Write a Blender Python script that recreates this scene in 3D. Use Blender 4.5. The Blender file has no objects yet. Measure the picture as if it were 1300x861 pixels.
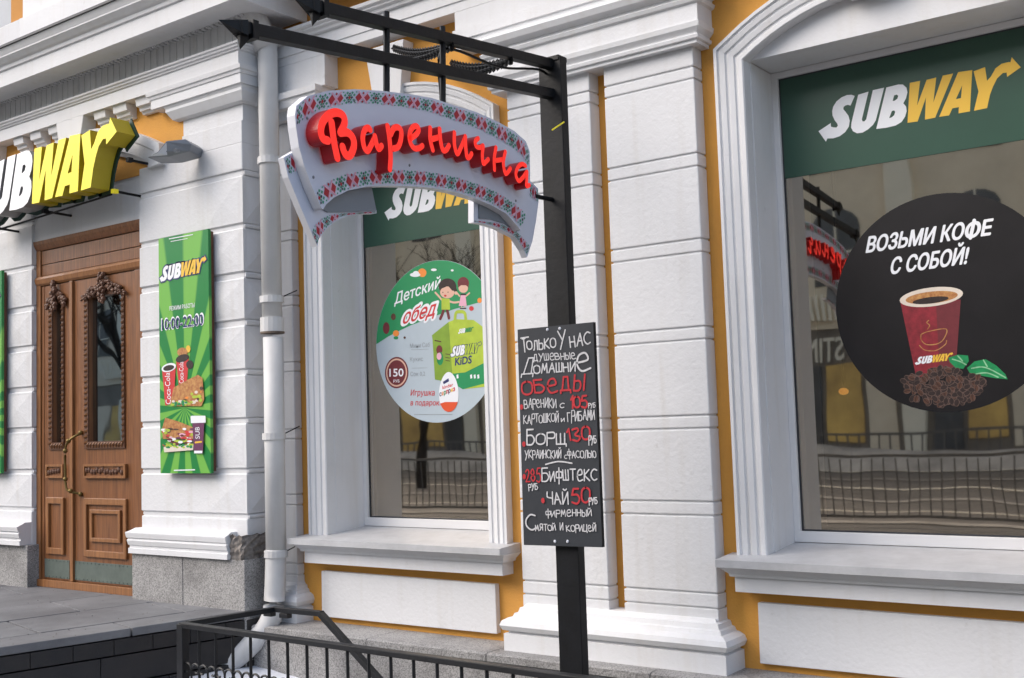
import bpy, bmesh, math, random
from mathutils import Vector, Matrix
from mathutils.geometry import tessellate_polygon
random.seed(7)
SC = bpy.context.scene
COL = SC.collection

# ------------------------------------------------------------------ camera
F_PX, YAW, PITCH, ROLL = 1417.27, 0.63316187, 0.07576262, -0.03272386
CAM = Vector((0, -5.2, 1.65))
FW = Vector((-math.sin(YAW)*math.cos(PITCH), math.cos(YAW)*math.cos(PITCH), math.sin(PITCH)))
_r = FW.cross(Vector((0, 0, 1))).normalized(); _u = _r.cross(FW)
RT = _r*math.cos(ROLL) + _u*math.sin(ROLL)
UP = -_r*math.sin(ROLL) + _u*math.cos(ROLL)
cd = bpy.data.cameras.new('camera'); cam = bpy.data.objects.new('camera', cd); COL.objects.link(cam)
cd.sensor_width = 36; cd.lens = F_PX/1300*36; cd.clip_start = .05; cd.clip_end = 600
M = Matrix((RT, UP, -FW)).transposed().to_4x4(); M.translation = CAM
cam.matrix_world = M
SC.camera = cam

# ------------------------------------------------------------------ light
SC.view_settings.view_transform = 'Standard'; SC.view_settings.look = 'None'
SC.view_settings.exposure = 1.10; SC.view_settings.gamma = 1
w = bpy.data.worlds.new('World'); SC.world = w; w.use_nodes = True
nt = w.node_tree; bg = nt.nodes['Background']
sky = nt.nodes.new('ShaderNodeTexSky'); sky.sky_type = 'NISHITA'; sky.sun_disc = False
SUN_EL, SUN_AZ = math.radians(39), math.radians(222)
sky.sun_elevation = SUN_EL; sky.sun_rotation = SUN_AZ
sky.air_density = 1.0; sky.dust_density = 3.0; sky.ozone_density = 1.2
hs = nt.nodes.new('ShaderNodeHueSaturation'); hs.inputs['Saturation'].default_value = .82
nt.links.new(sky.outputs[0], hs.inputs['Color']); nt.links.new(hs.outputs[0], bg.inputs[0])
bg.inputs[1].default_value = .15
sd = bpy.data.lights.new('sun', 'SUN'); sun = bpy.data.objects.new('sun', sd); COL.objects.link(sun)
sd.energy = .95; sd.angle = math.radians(85); sd.color = (1, .95, .88)
sv = Vector((math.sin(SUN_AZ)*math.cos(SUN_EL), math.cos(SUN_AZ)*math.cos(SUN_EL), math.sin(SUN_EL)))
sun.rotation_euler = sv.to_track_quat('Z', 'Y').to_euler()

# ------------------------------------------------------------------ pixel -> place on a real plane
def ray(x, y): return RT*((x-650)/F_PX) - UP*((y-430.5)/F_PX) + FW
def W(x, y, Y):
    d = ray(x, y); return CAM + d*((Y-CAM.y)/d.y)
def WX(x, y, X):
    d = ray(x, y); return CAM + d*((X-CAM.x)/d.x)
def WM(x, y, Yr):                      # a point seen mirrored in the window glass
    p = W(x, y, .6-Yr); return Vector((p.x, Yr, p.z))

# ------------------------------------------------------------------ materials
def lin(c): return tuple(((v/255+.055)/1.055)**2.4 if v/255 > .04045 else v/255/12.92 for v in c)
MATS = {}
def mat(name, col, rough=.7, var=.06, vscale=2.0, bump=0, bscale=60, metal=0, emit=0, streak=0, spec=.4, var2=None, coat=0, wear=0):
    m = bpy.data.materials.new(name); m.use_nodes = True
    n = m.node_tree.nodes; l = m.node_tree.links; b = n['Principled BSDF']
    b.inputs['Roughness'].default_value = rough; b.inputs['Metallic'].default_value = metal
    b.inputs['Specular IOR Level'].default_value = spec; b.inputs['Coat Weight'].default_value = coat
    tc = n.new('ShaderNodeTexCoord')
    c1 = tuple(col)+(1,)
    if var or streak:
        no = n.new('ShaderNodeTexNoise'); no.inputs['Scale'].default_value = vscale; no.inputs['Detail'].default_value = 8; no.inputs['Roughness'].default_value = .65
        l.new(tc.outputs['Object'], no.inputs['Vector'])
        ramp = n.new('ShaderNodeValToRGB'); ramp.color_ramp.elements[0].position = .32; ramp.color_ramp.elements[1].position = .68
        k = 1-2*var; c0 = tuple(v*k for v in col) if var2 is None else var2
        ramp.color_ramp.elements[0].color = tuple(c0)+(1,); ramp.color_ramp.elements[1].color = c1
        l.new(no.outputs[0], ramp.inputs[0]); out = ramp.outputs[0]
        if streak:
            mp = n.new('ShaderNodeMapping'); mp.inputs['Scale'].default_value = (9, 9, .7)
            l.new(tc.outputs['Object'], mp.inputs[0])
            n2 = n.new('ShaderNodeTexNoise'); n2.inputs['Scale'].default_value = 1.6; n2.inputs['Detail'].default_value = 6
            l.new(mp.outputs[0], n2.inputs['Vector'])
            r2 = n.new('ShaderNodeValToRGB'); r2.color_ramp.elements[0].position = .52; r2.color_ramp.elements[1].position = .75
            r2.color_ramp.elements[0].color = (1, 1, 1, 1); d = 1-streak; r2.color_ramp.elements[1].color = (d, d*.985, d*.96, 1)
            l.new(n2.outputs[0], r2.inputs[0])
            mx = n.new('ShaderNodeMix'); mx.data_type = 'RGBA'; mx.blend_type = 'MULTIPLY'; mx.inputs[0].default_value = 1
            l.new(out, mx.inputs[6]); l.new(r2.outputs[0], mx.inputs[7]); out = mx.outputs[2]
        if wear:
            n3 = n.new('ShaderNodeTexNoise'); n3.inputs['Scale'].default_value = 5.5; n3.inputs['Detail'].default_value = 12; n3.inputs['Roughness'].default_value = .75
            l.new(tc.outputs['Object'], n3.inputs['Vector'])
            r3 = n.new('ShaderNodeValToRGB'); r3.color_ramp.elements[0].position = .63; r3.color_ramp.elements[1].position = .69
            r3.color_ramp.elements[0].color = (1, 1, 1, 1); r3.color_ramp.elements[1].color = (1-wear, 1-wear*1.05, 1-wear*1.15, 1)
            l.new(n3.outputs[0], r3.inputs[0])
            for q_ in (r3,):
                mx = n.new('ShaderNodeMix'); mx.data_type = 'RGBA'; mx.blend_type = 'MULTIPLY'; mx.inputs[0].default_value = 1
                l.new(out, mx.inputs[6]); l.new(q_.outputs[0], mx.inputs[7]); out = mx.outputs[2]
        l.new(out, b.inputs['Base Color'])
        if emit: l.new(out, b.inputs['Emission Color'])
    else:
        b.inputs['Base Color'].default_value = c1; b.inputs['Emission Color'].default_value = c1
    b.inputs['Emission Strength'].default_value = emit
    if bump:
        nb = n.new('ShaderNodeTexNoise'); nb.inputs['Scale'].default_value = bscale; nb.inputs['Detail'].default_value = 5
        l.new(tc.outputs['Object'], nb.inputs['Vector'])
        bp = n.new('ShaderNodeBump'); bp.inputs['Strength'].default_value = bump; bp.inputs['Distance'].default_value = .01
        l.new(nb.outputs[0], bp.inputs['Height']); l.new(bp.outputs[0], b.inputs['Normal'])
    MATS[name] = m; return m

def granite(name, a, b_, c_, scale=160, rough=.6):
    m = mat(name, a, rough, 0, bump=.15, bscale=90); n = m.node_tree.nodes; l = m.node_tree.links
    tc = [x for x in n if x.type == 'TEX_COORD'][0]
    v = n.new('ShaderNodeTexVoronoi'); v.inputs['Scale'].default_value = scale
    l.new(tc.outputs['Object'], v.inputs['Vector'])
    sp = n.new('ShaderNodeSeparateColor'); l.new(v.outputs['Color'], sp.inputs[0])
    r = n.new('ShaderNodeValToRGB'); e = r.color_ramp.elements; e[0].color = tuple(b_)+(1,); e[1].color = tuple(c_)+(1,)
    k = e.new(.45); k.color = tuple(a)+(1,); l.new(sp.outputs[0], r.inputs[0])
    no = n.new('ShaderNodeTexNoise'); no.inputs['Scale'].default_value = 3.5; no.inputs['Detail'].default_value = 7
    l.new(tc.outputs['Object'], no.inputs['Vector'])
    r2 = n.new('ShaderNodeValToRGB'); r2.color_ramp.elements[0].position = .35; r2.color_ramp.elements[0].color = (.68, .68, .68, 1); r2.color_ramp.elements[1].position = .6
    l.new(no.outputs[0], r2.inputs[0])
    mx = n.new('ShaderNodeMix'); mx.data_type = 'RGBA'; mx.blend_type = 'MULTIPLY'; mx.inputs[0].default_value = 1
    l.new(r.outputs[0], mx.inputs[6]); l.new(r2.outputs[0], mx.inputs[7]); l.new(mx.outputs[2], n['Principled BSDF'].inputs['Base Color'])
    return m

def wood(name, a, b_):
    m = mat(name, a, .42, 0, bump=0, coat=.15); n = m.node_tree.nodes; l = m.node_tree.links
    tc = [x for x in n if x.type == 'TEX_COORD'][0]
    mp = n.new('ShaderNodeMapping'); mp.inputs['Scale'].default_value = (26, 26, 1.6); l.new(tc.outputs['Object'], mp.inputs[0])
    no = n.new('ShaderNodeTexNoise'); no.inputs['Scale'].default_value = 2.2; no.inputs['Detail'].default_value = 9; no.inputs['Distortion'].default_value = .6
    l.new(mp.outputs[0], no.inputs['Vector'])
    r = n.new('ShaderNodeValToRGB'); r.color_ramp.elements[0].position = .3; r.color_ramp.elements[1].position = .7
    r.color_ramp.elements[0].color = tuple(b_)+(1,); r.color_ramp.elements[1].color = tuple(a)+(1,)
    l.new(no.outputs[0], r.inputs[0]); l.new(r.outputs[0], n['Principled BSDF'].inputs['Base Color'])
    bp = n.new('ShaderNodeBump'); bp.inputs['Strength'].default_value = .15; bp.inputs['Distance'].default_value = .004
    l.new(no.outputs[0], bp.inputs['Height']); l.new(bp.outputs[0], n['Principled BSDF'].inputs['Normal'])
    return m

PL = mat('white_plaster', (.68, .685, .70), .85, .03, 1.7, .3, 45, streak=.06, wear=.16)
PL2 = mat('white_trim_paint', (.70, .705, .72), .7, .03, 3.5, .16, 60, streak=.05, wear=.14)
PLF = mat('fluted_frieze_plaster', (.58, .585, .59), .85, .09, 5, .2, 60, streak=.18)
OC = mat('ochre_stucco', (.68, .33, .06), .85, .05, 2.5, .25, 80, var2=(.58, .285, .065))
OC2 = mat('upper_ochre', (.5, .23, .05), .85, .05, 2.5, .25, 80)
FRM = mat('window_frame_white', (.70, .70, .71), .45, .02, 4)
SILLM = mat('sill_sheet_metal', (.50, .505, .52), .5, .10, 7, .1, 30)
GR = granite('grey_granite', (.31, .305, .30), (.17, .165, .165), (.42, .41, .40))
GRD = granite('dark_granite_side', (.11, .11, .115), (.05, .05, .05), (.2, .2, .2))
DKT = mat('dark_stone_tile', (.022, .019, .019), .5, .35, 5, .3, 25, var2=(.012, .012, .014))
PAVE = mat('paving_stone', (.19, .192, .20), .65, .22, 1.6, .35, 60, var2=(.10, .10, .107))
STREET = mat('wet_street', (.10, .095, .09), .6, .2, .6, .3, 20)
SNOW = mat('snow', (.75, .77, .82), .8, .05, 4, .5, 12)
BROKEN = mat('broken_masonry', (.30, .27, .245), .95, .3, 25, .9, 45)
WD = wood('door_wood', (.25, .10, .035), (.13, .050, .019))
WD2 = wood('door_wood_light', (.32, .14, .05), (.19, .08, .03))
CARV = mat('carved_wood', (.12, .047, .022), .55, .2, 30, .4, 60)
KICK = mat('kick_plate_metal', (.15, .185, .165), .5, .15, 6, .05, 30, metal=.3)
BRASS = mat('brass', (.22, .15, .05), .45, .2, 20, metal=.8)
BLK = mat('black_paint', (.0065, .0075, .010), .5, .3, 8, .10, 50, spec=.28)
BLK2 = mat('fence_paint', (.014, .015, .018), .45, .2, 12, .1, 60)
BOARD = mat('chalkboard', (.021, .025, .032), .6, .3, 5, var2=(.032, .036, .044))
PIPE = mat('pipe_paint', (.63, .63, .63), .5, .06, 3, .05, 30, streak=.12)
PIPER = mat('pipe_rust_stain', (.22, .17, .13), .8, .3, 25)
SGN = mat('sign_face_white', (.62, .65, .76), .35, .02, 3)
SGE = mat('sign_edge_white', (.72, .73, .78), .4, 0)
SGF = mat('sign_fold_grey', (.20, .225, .26), .4, .02, 3)  # shade of the ribbon's underside put into the fold colour
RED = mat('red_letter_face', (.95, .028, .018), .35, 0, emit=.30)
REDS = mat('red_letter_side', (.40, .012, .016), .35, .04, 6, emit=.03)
EMR = mat('print_red', (.42, .02, .035), .5, 0)
EMP = mat('print_pink', (.72, .38, .5), .5, 0)
EMG = mat('print_green', (.06, .30, .19), .5, 0)
EMK = mat('print_black', (.05, .07, .07), .5, 0)
WHT = mat('print_white', (.78, .80, .84), .45, 0)
LWHT = mat('lit_letter_white', (.85, .85, .86), .4, 0, emit=.05)
LYEL = mat('lit_letter_yellow', (.88, .74, .03), .4, 0, emit=.05)
LYS = mat('letter_side_yellow', (.44, .34, .012), .4, 0)
LWS = mat('letter_side_grey', (.25, .25, .25), .4, 0)
LGB = mat('letter_back_green', (.012, .045, .035), .4, 0)
YEL = mat('print_yellow', (.76, .47, .05), .45, 0)
GBAN = mat('window_banner_green', (.032, .085, .060), .3, .08, 1.5)
CGR = mat('print_kids_green', (.02, .27, .10), .4, .05, 3)
CBL = mat('print_pale_blue', (.46, .54, .60), .4, .05, 2)
CDK = mat('print_sticker_black', (.013, .012, .014), .35, .2, 3, spec=.35)
PRD = mat('print_price_red', (.55, .03, .035), .5, 0)
PMR = mat('print_maroon', (.16, .022, .03), .5, .1, 30)
PCU = mat('print_cup_red', (.30, .02, .035), .5, .25, 30)
PBR = mat('print_brown', (.12, .05, .03), .5, .3, 40)
PBD = mat('print_dark_brown', (.035, .02, .018), .5, .3, 60)
PTN = mat('print_tan', (.55, .30, .10), .5, .4, 45, var2=(.30, .09, .03))
PSK = mat('print_skin', (.68, .42, .32), .5, 0)
POR = mat('print_orange', (.80, .25, .04), .5, 0)
PRO = mat('print_egg_red', (.68, .09, .03), .4, 0)
PLM = mat('print_lime', (.42, .55, .05), .5, .1, 12)
PLG = mat('print_lime_dark', (.22, .36, .035), .5, .1, 12)
PGR = mat('print_green_leaf', (.015, .30, .10), .4, .2, 30)
PGL = mat('print_leaf_light', (.30, .62, .36), .4, .2, 30)
PBE = mat('print_bean_edge', (.15, .095, .08), .4, .2, 60)
PNV = mat('print_navy', (.02, .03, .13), .5, 0)
PCR = mat('print_cream', (.72, .64, .55), .45, .05, 12)
PPU = mat('print_purple', (.14, .035, .10), .5, .1, 40)
PMIX = mat('print_sandwich_filling', (.50, .10, .13), .5, .5, 60, var2=(.16, .30, .05))
PGY = mat('print_grey', (.28, .31, .34), .5, 0)
LAMPG = mat('lamp_housing_grey', (.22, .235, .26), .4, .05, 6, metal=.2)
LAMPW = mat('lamp_glass_pale', (.62, .65, .70), .2, .03, 6)
GSK = mat('dark_gasket', (.03, .033, .04), .5, 0)
ROOM = mat('interior_wall', (.22, .17, .12), .9, .2, 1.5)
JAMB = mat('interior_jamb_plaster', (.75, .62, .50), .8, .06, 3)
CHK = mat('chalk_white', (.66, .66, .68), .8, .15, 90)
CHR = mat('chalk_red', (.55, .035, .045), .8, .15, 90)

def glass_mat(name, fac, tint, wav=.02, gt=(1, .89, .75)):
    m = bpy.data.materials.new(name); m.use_nodes = True; n = m.node_tree.nodes; l = m.node_tree.links
    n.remove(n['Principled BSDF']); o = n['Material Output']
    t = n.new('ShaderNodeBsdfTransparent'); t.inputs[0].default_value = tint+(1,)
    g = n.new('ShaderNodeBsdfGlossy'); g.inputs['Roughness'].default_value = .02; g.inputs[0].default_value = gt+(1,)
    fr = n.new('ShaderNodeFresnel'); fr.inputs[0].default_value = 1.5
    ad = n.new('ShaderNodeMath'); ad.operation = 'ADD'; ad.inputs[1].default_value = fac; l.new(fr.outputs[0], ad.inputs[0])
    mx = n.new('ShaderNodeMixShader'); l.new(ad.outputs[0], mx.inputs[0]); l.new(t.outputs[0], mx.inputs[1]); l.new(g.outputs[0], mx.inputs[2])
    l.new(mx.outputs[0], o.inputs[0])
    tc = n.new('ShaderNodeTexCoord'); no = n.new('ShaderNodeTexNoise'); no.inputs['Scale'].default_value = 2.2; no.inputs['Detail'].default_value = 1
    l.new(tc.outputs['Object'], no.inputs['Vector'])
    bp = n.new('ShaderNodeBump'); bp.inputs['Strength'].default_value = wav; bp.inputs['Distance'].default_value = .05
    l.new(no.outputs[0], bp.inputs['Height']); l.new(bp.outputs[0], g.inputs['Normal'])
    return m
GLASS = glass_mat('window_glass', .46, (.92, .91, .89), .020)
DGLASS = glass_mat('door_glass', .34, (.35, .38, .4), .03, (.85, .95, 1))

CLEAR = bpy.data.materials.new('glass_body'); CLEAR.use_nodes = True; _n = CLEAR.node_tree.nodes; _n.remove(_n['Principled BSDF'])
_t = _n.new('ShaderNodeBsdfTransparent'); CLEAR.node_tree.links.new(_t.outputs[0], _n['Material Output'].inputs[0])
def poster_mat():
    m = mat('poster_sunburst', (.05, .35, .05), .35, 0); n = m.node_tree.nodes; l = m.node_tree.links
    tc = [x for x in n if x.type == 'TEX_COORD'][0]; sp = n.new('ShaderNodeSeparateXYZ'); l.new(tc.outputs['UV'], sp.inputs[0])
    def mth(op, a, b=None):
        k = n.new('ShaderNodeMath'); k.operation = op
        for i, v in enumerate((a, b)):
            if v is None: continue
            if isinstance(v, (int, float)): k.inputs[i].default_value = v
            else: l.new(v, k.inputs[i])
        return k.outputs[0]
    dx = mth('SUBTRACT', sp.outputs[0], .5); dz = mth('MULTIPLY', mth('SUBTRACT', sp.outputs[1], .27), 2.9)
    an = mth('ARCTAN2', dx, dz); s = mth('SINE', mth('MULTIPLY', an, 17))
    r = n.new('ShaderNodeValToRGB'); e = r.color_ramp.elements
    e[0].position = .42; e[0].color = (.012, .20, .045, 1); e[1].position = .62; e[1].color = (.16, .43, .07, 1)
    l.new(mth('ADD', mth('MULTIPLY', s, .5), .5), r.inputs[0]); l.new(r.outputs[0], n['Principled BSDF'].inputs['Base Color'])
    return m
POST = poster_mat()

# ------------------------------------------------------------------ object helpers
def link(name, me, parent=None):
    o = bpy.data.objects.new(name, me); COL.objects.link(o)
    if parent is not None: o.parent = parent; o.matrix_parent_inverse = parent.matrix_world.inverted() if False else Matrix.Translation(-parent.location)
    return o
def empty(name, loc, label, cat, group=None):
    o = bpy.data.objects.new(name, None); COL.objects.link(o); o.location = loc; o.empty_display_size = .1
    o['label'] = label; o['category'] = cat
    if group: o['group'] = group
    return o
def tag(o, label=None, cat=None, group=None, kind=None):
    for k, v in (('label', label), ('category', cat), ('group', group), ('kind', kind)):
        if v: o[k] = v
    return o
def mesh(name, vs, fs, m, parent=None, smooth=False, mi=None):
    me = bpy.data.meshes.new(name); me.from_pydata([tuple(v) for v in vs], [], fs)
    for x in (m if isinstance(m, (list, tuple)) else [m]): me.materials.append(x)
    if mi: me.polygons.foreach_set('material_index', mi)
    if smooth: me.polygons.foreach_set('use_smooth', [True]*len(fs))
    me.update()
    return link(name, me, parent)
class MB:
    def __init__(s): s.v = []; s.f = []; s.mi = []; s.mats = []
    def m(s, mt):
        if mt not in s.mats: s.mats.append(mt)
        return s.mats.index(mt)
    def add(s, vs, fs, mt):
        b = len(s.v); k = s.m(mt); s.v += [Vector(v) for v in vs]; s.f += [tuple(i+b for i in f) for f in fs]; s.mi += [k]*len(fs)
    def box(s, x0, x1, y0, y1, z0, z1, mt):
        s.add([(x0, y0, z0), (x1, y0, z0), (x1, y1, z0), (x0, y1, z0), (x0, y0, z1), (x1, y0, z1), (x1, y1, z1), (x0, y1, z1)],
              [(0, 3, 2, 1), (4, 5, 6, 7), (0, 1, 5, 4), (1, 2, 6, 5), (2, 3, 7, 6), (3, 0, 4, 7)], mt)
    def obox(s, a, b, wd, hd, mt, up=Vector((0, 0, 1))):     # bar from a to b with rectangular section
        a = Vector(a); b = Vector(b); d = (b-a).normalized(); sd_ = d.cross(up)
        if sd_.length < 1e-4: sd_ = Vector((1, 0, 0))
        sd_.normalize(); u = sd_.cross(d); vs = []
        for p in (a, b):
            for i, j in ((-1, -1), (1, -1), (1, 1), (-1, 1)): vs.append(p + sd_*wd/2*i + u*hd/2*j)
        s.add(vs, [(0, 1, 2, 3), (7, 6, 5, 4), (0, 4, 5, 1), (1, 5, 6, 2), (2, 6, 7, 3), (3, 7, 4, 0)], mt)
    def tube(s, pts, r, mt, n=8, cap=True):
        pts = [Vector(p) for p in pts]; rings = []
        rr = r if isinstance(r, (list, tuple)) else [r]*len(pts)
        ref = Vector((.013, .021, 1))
        for i, p in enumerate(pts):
            d = (pts[min(i+1, len(pts)-1)] - pts[max(i-1, 0)]).normalized()
            a = d.cross(ref)
            if a.length < .08: a = d.cross(Vector((1, .1, 0)))
            a.normalize(); b = a.cross(d)
            rings.append([p + (a*math.cos(t) + b*math.sin(t))*rr[i] for t in [2*math.pi*k/n for k in range(n)]])
        vs = [v for R_ in rings for v in R_]
        fs = [(i*n+k, i*n+(k+1) % n, (i+1)*n+(k+1) % n, (i+1)*n+k) for i in range(len(pts)-1) for k in range(n)]
        if cap: fs += [tuple(range(n))[::-1], tuple((len(pts)-1)*n+k for k in range(n))]
        s.add(vs, fs, mt)
    def stack(s, x0, x1, yf, yb, prof, mt, l=True, r=True):  # rectangle rings: prof = [(z, projection)]
        vs = []; 
        for z, p in prof:
            a = x0-(p if l else 0); b = x1+(p if r else 0); y = yf-p
            vs += [(a, y, z), (b, y, z), (b, yb, z), (a, yb, z)]
        fs = []
        n = len(prof)
        for i in range(n-1):
            for k in range(4): fs.append((i*4+k, i*4+(k+1) % 4, (i+1)*4+(k+1) % 4, (i+1)*4+k))
        fs += [(3, 2, 1, 0), tuple((n-1)*4+k for k in range(4))]
        s.add(vs, fs, mt)
    def prism(s, pts, d, mt, mside=None, holes=()):          # pts: 3-D outline, d: extrusion vector
        loops = [[Vector(p) for p in pts]] + [[Vector(p) for p in h] for h in holes]
        d = Vector(d); allp = [p for L in loops for p in L]; n = len(allp)
        tri = tessellate_polygon(loops)
        s.add(allp, [tuple(t) for t in tri], mt)
        s.add([p+d for p in allp], [tuple(reversed(t)) for t in tri], mt)
        o = 0
        for L in loops:
            k = len(L); s.add([p for p in L]+[p+d for p in L], [(i, (i+1) % k, k+(i+1) % k, k+i) for i in range(k)], mside or mt); o += k
    def sphere(s, c, r, mt, nu=10, nv=6, sc=(1, 1, 1)):
        vs = []; c = Vector(c)
        for j in range(nv+1):
            t = math.pi*j/nv
            for i in range(nu):
                a = 2*math.pi*i/nu; vs.append(c+Vector((math.sin(t)*math.cos(a)*r*sc[0], math.sin(t)*math.sin(a)*r*sc[1], math.cos(t)*r*sc[2])))
        s.add(vs, [(j*nu+i, (j+1)*nu+i, (j+1)*nu+(i+1) % nu, j*nu+(i+1) % nu) for j in range(nv) for i in range(nu)], mt)
    def build(s, name, parent=None, bev=0, smooth=False):
        me = bpy.data.meshes.new(name); me.from_pydata([tuple(v) for v in s.v], [], s.f)
        for x in s.mats: me.materials.append(x)
        me.polygons.foreach_set('material_index', s.mi)
        bm = bmesh.new(); bm.from_mesh(me)
        bmesh.ops.remove_doubles(bm, verts=bm.verts, dist=1e-6) if bev else None
        bmesh.ops.recalc_face_normals(bm, faces=bm.faces)
        if bev:
            es = [e for e in bm.edges if len(e.link_faces) == 2 and e.calc_face_angle(0) > .5]
            bmesh.ops.bevel(bm, geom=es, offset=bev, segments=2, affect='EDGES', clamp_overlap=True, profile=.6)
        bm.to_mesh(me); bm.free()
        if smooth: me.polygons.foreach_set('use_smooth', [True]*len(me.polygons))
        me.update()
        return link(name, me, parent)
def box(name, x0, x1, y0, y1, z0, z1, mt, parent=None, bev=0):
    b = MB(); b.box(x0, x1, y0, y1, z0, z1, mt); return b.build(name, parent, bev)
def stack(name, x0, x1, yf, yb, prof, mt, parent=None, l=True, r=True, bev=0):
    b = MB(); b.stack(x0, x1, yf, yb, prof, mt, l, r); return b.build(name, parent, bev)
def sweep(b, path, prof, mt):       # moulding: path in XZ (list of (x,z)), prof (outward offset, y); open path
    n = len(path); rings = []
    for i, (x, z) in enumerate(path):
        def nrm(a, c):
            dx, dz = c[0]-a[0], c[1]-a[1]; L = math.hypot(dx, dz); return (-dz/L, dx/L)
        if i == 0: nx, nz = nrm(path[0], path[1]); k = 1
        elif i == n-1: nx, nz = nrm(path[-2], path[-1]); k = 1
        else:
            a = nrm(path[i-1], path[i]); c = nrm(path[i], path[i+1]); nx, nz = a[0]+c[0], a[1]+c[1]; L = math.hypot(nx, nz); nx /= L; nz /= L
            k = 1/max(.3, nx*a[0]+nz*a[1])
        rings.append([(x+nx*o*k, y, z+nz*o*k) for o, y in prof])
    m = len(prof); vs = [v for r in rings for v in r]
    fs = [(i*m+j, i*m+(j+1) % m, (i+1)*m+(j+1) % m, (i+1)*m+j) for i in range(n-1) for j in range(m)]
    fs += [tuple(range(m))[::-1], tuple((n-1)*m+j for j in range(m))]
    b.add(vs, fs, mt)
def smooth_pts(p, n=5):
    p = [Vector(q) for q in p]
    if len(p) < 3: return p
    o = []
    for i in range(len(p)-1):
        p0 = p[max(i-1, 0)]; p1 = p[i]; p2 = p[i+1]; p3 = p[min(i+2, len(p)-1)]
        for k in range(n):
            t = k/n; o.append(.5*((2*p1)+(p2-p0)*t+(2*p0-5*p1+4*p2-p3)*t*t+(3*p1-p0-3*p2+p3)*t**3))
    o.append(p[-1]); return o

# flat print on a plane.  Points are 3-D; nrm = direction facing out of the print
DSC = 1
class Draw:
    def __init__(s, nrm): s.n = Vector(nrm).normalized(); s.b = MB(); s.k = 0; s.sc = DSC
    def off(s, L): s.k += 1; return s.n*((L*.0009 + s.k*.000008)*s.sc)
    def poly(s, pts, mt, L=1, holes=()):
        o = s.off(L); loops = [[Vector(p)+o for p in pts]]+[[Vector(p)+o for p in h] for h in holes]
        s.b.add([p for q in loops for p in q], [tuple(t) for t in tessellate_polygon(loops)], mt)
    def stroke(s, pts, wd, mt, L=1, sm=True, depth=0, side=None):
        if sm: pts = smooth_pts(pts)
        pts = [Vector(p) for p in pts]; q = [pts[0]]
        for p in pts[1:]:
            if (p-q[-1]).length > wd*.08: q.append(p)
        pts = q
        if len(pts) < 2: pts = [pts[0], pts[0]+Vector((0, 0, wd*.1))]
        o = s.off(L); n = s.n; Lf, Rt = [], []
        for i, p in enumerate(pts):
            d = (pts[min(i+1, len(pts)-1)]-pts[max(i-1, 0)]).normalized(); sdv = n.cross(d).normalized()
            Lf.append(p+sdv*wd/2+o); Rt.append(p-sdv*wd/2+o)
        m = len(pts); fs = [(i, i+1, m+i+1, m+i) for i in range(m-1)]
        s.b.add(Lf+Rt, fs, mt)
        caps = []
        for e, d in ((0, (pts[0]-pts[1]).normalized()), (m-1, (pts[-1]-pts[-2]).normalized())):
            sdv = n.cross(d); c = pts[e]+o
            arc = [c+(sdv*math.cos(t)+d*math.sin(t))*wd/2 for t in [math.pi*k/6 for k in range(7)]]
            s.b.add(arc, [tuple(range(7))], mt); caps.append(arc)
        if depth:
            for A in (Lf, Rt)+tuple(caps):
                k = len(A); s.b.add(A+[p-n*depth for p in A], [(i, i+1, k+i+1, k+i) for i in range(k-1)], side)
    def ell(s, c, a, b, mt, L=1, n=28):       # c centre, a,b axis vectors
        c, a, b = Vector(c), Vector(a), Vector(b)
        s.poly([c+a*math.cos(t)+b*math.sin(t) for t in [2*math.pi*k/n for k in range(n)]], mt, L)
    def build(s, name, parent=None):
        me = bpy.data.meshes.new(name); me.from_pydata([tuple(v) for v in s.b.v], [], s.b.f)
        for x in s.b.mats: me.materials.append(x)
        me.polygons.foreach_set('material_index', s.b.mi); me.update()
        return link(name, me, parent)
_tc = {}
def text_mesh(t, bold):
    k = (t, bold)
    if k in _tc: return _tc[k]
    cu = bpy.data.curves.new('t', 'FONT'); cu.body = t; cu.offset = bold; cu.resolution_u = 3
    ob = bpy.data.objects.new('t', cu); COL.objects.link(ob)
    dg = bpy.context.evaluated_depsgraph_get(); me = bpy.data.meshes.new_from_object(ob.evaluated_get(dg))
    vs = [v.co.copy() for v in me.vertices]; fs = [tuple(p.vertices) for p in me.polygons]
    bpy.data.objects.remove(ob); bpy.data.curves.remove(cu); bpy.data.meshes.remove(me)
    _tc[k] = (vs, fs); return vs, fs
def text(d, t, BL, BR, TL, mt, L=2, bold=0., grow=0.):
    vs, fs = text_mesh(t, 0.); ref, _ = text_mesh('Н', 0.)
    x0 = min(v.x for v in vs); x1 = max(v.x for v in vs); ch = max(v.y for v in ref)
    BL, BR, TL = Vector(BL), Vector(BR), Vector(TL); u = (BR-BL)/(x1-x0); v_ = (TL-BL)/ch
    ul = u.length; vl = v_.length; m = min(ul, vl)*bold
    sh = [(0, 0)] if bold < .004 else [(math.cos(a_)*m, math.sin(a_)*m) for a_ in [2*math.pi*k/(6 if bold < .04 else 12) for k in range(6 if bold < .04 else 12)]]
    for a_, c_ in sh:
        o = d.off(L) + u/ul*a_ + v_/vl*c_
        d.b.add([BL+u*(v.x-x0)+v_*v.y+o for v in vs], fs, mt)

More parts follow.
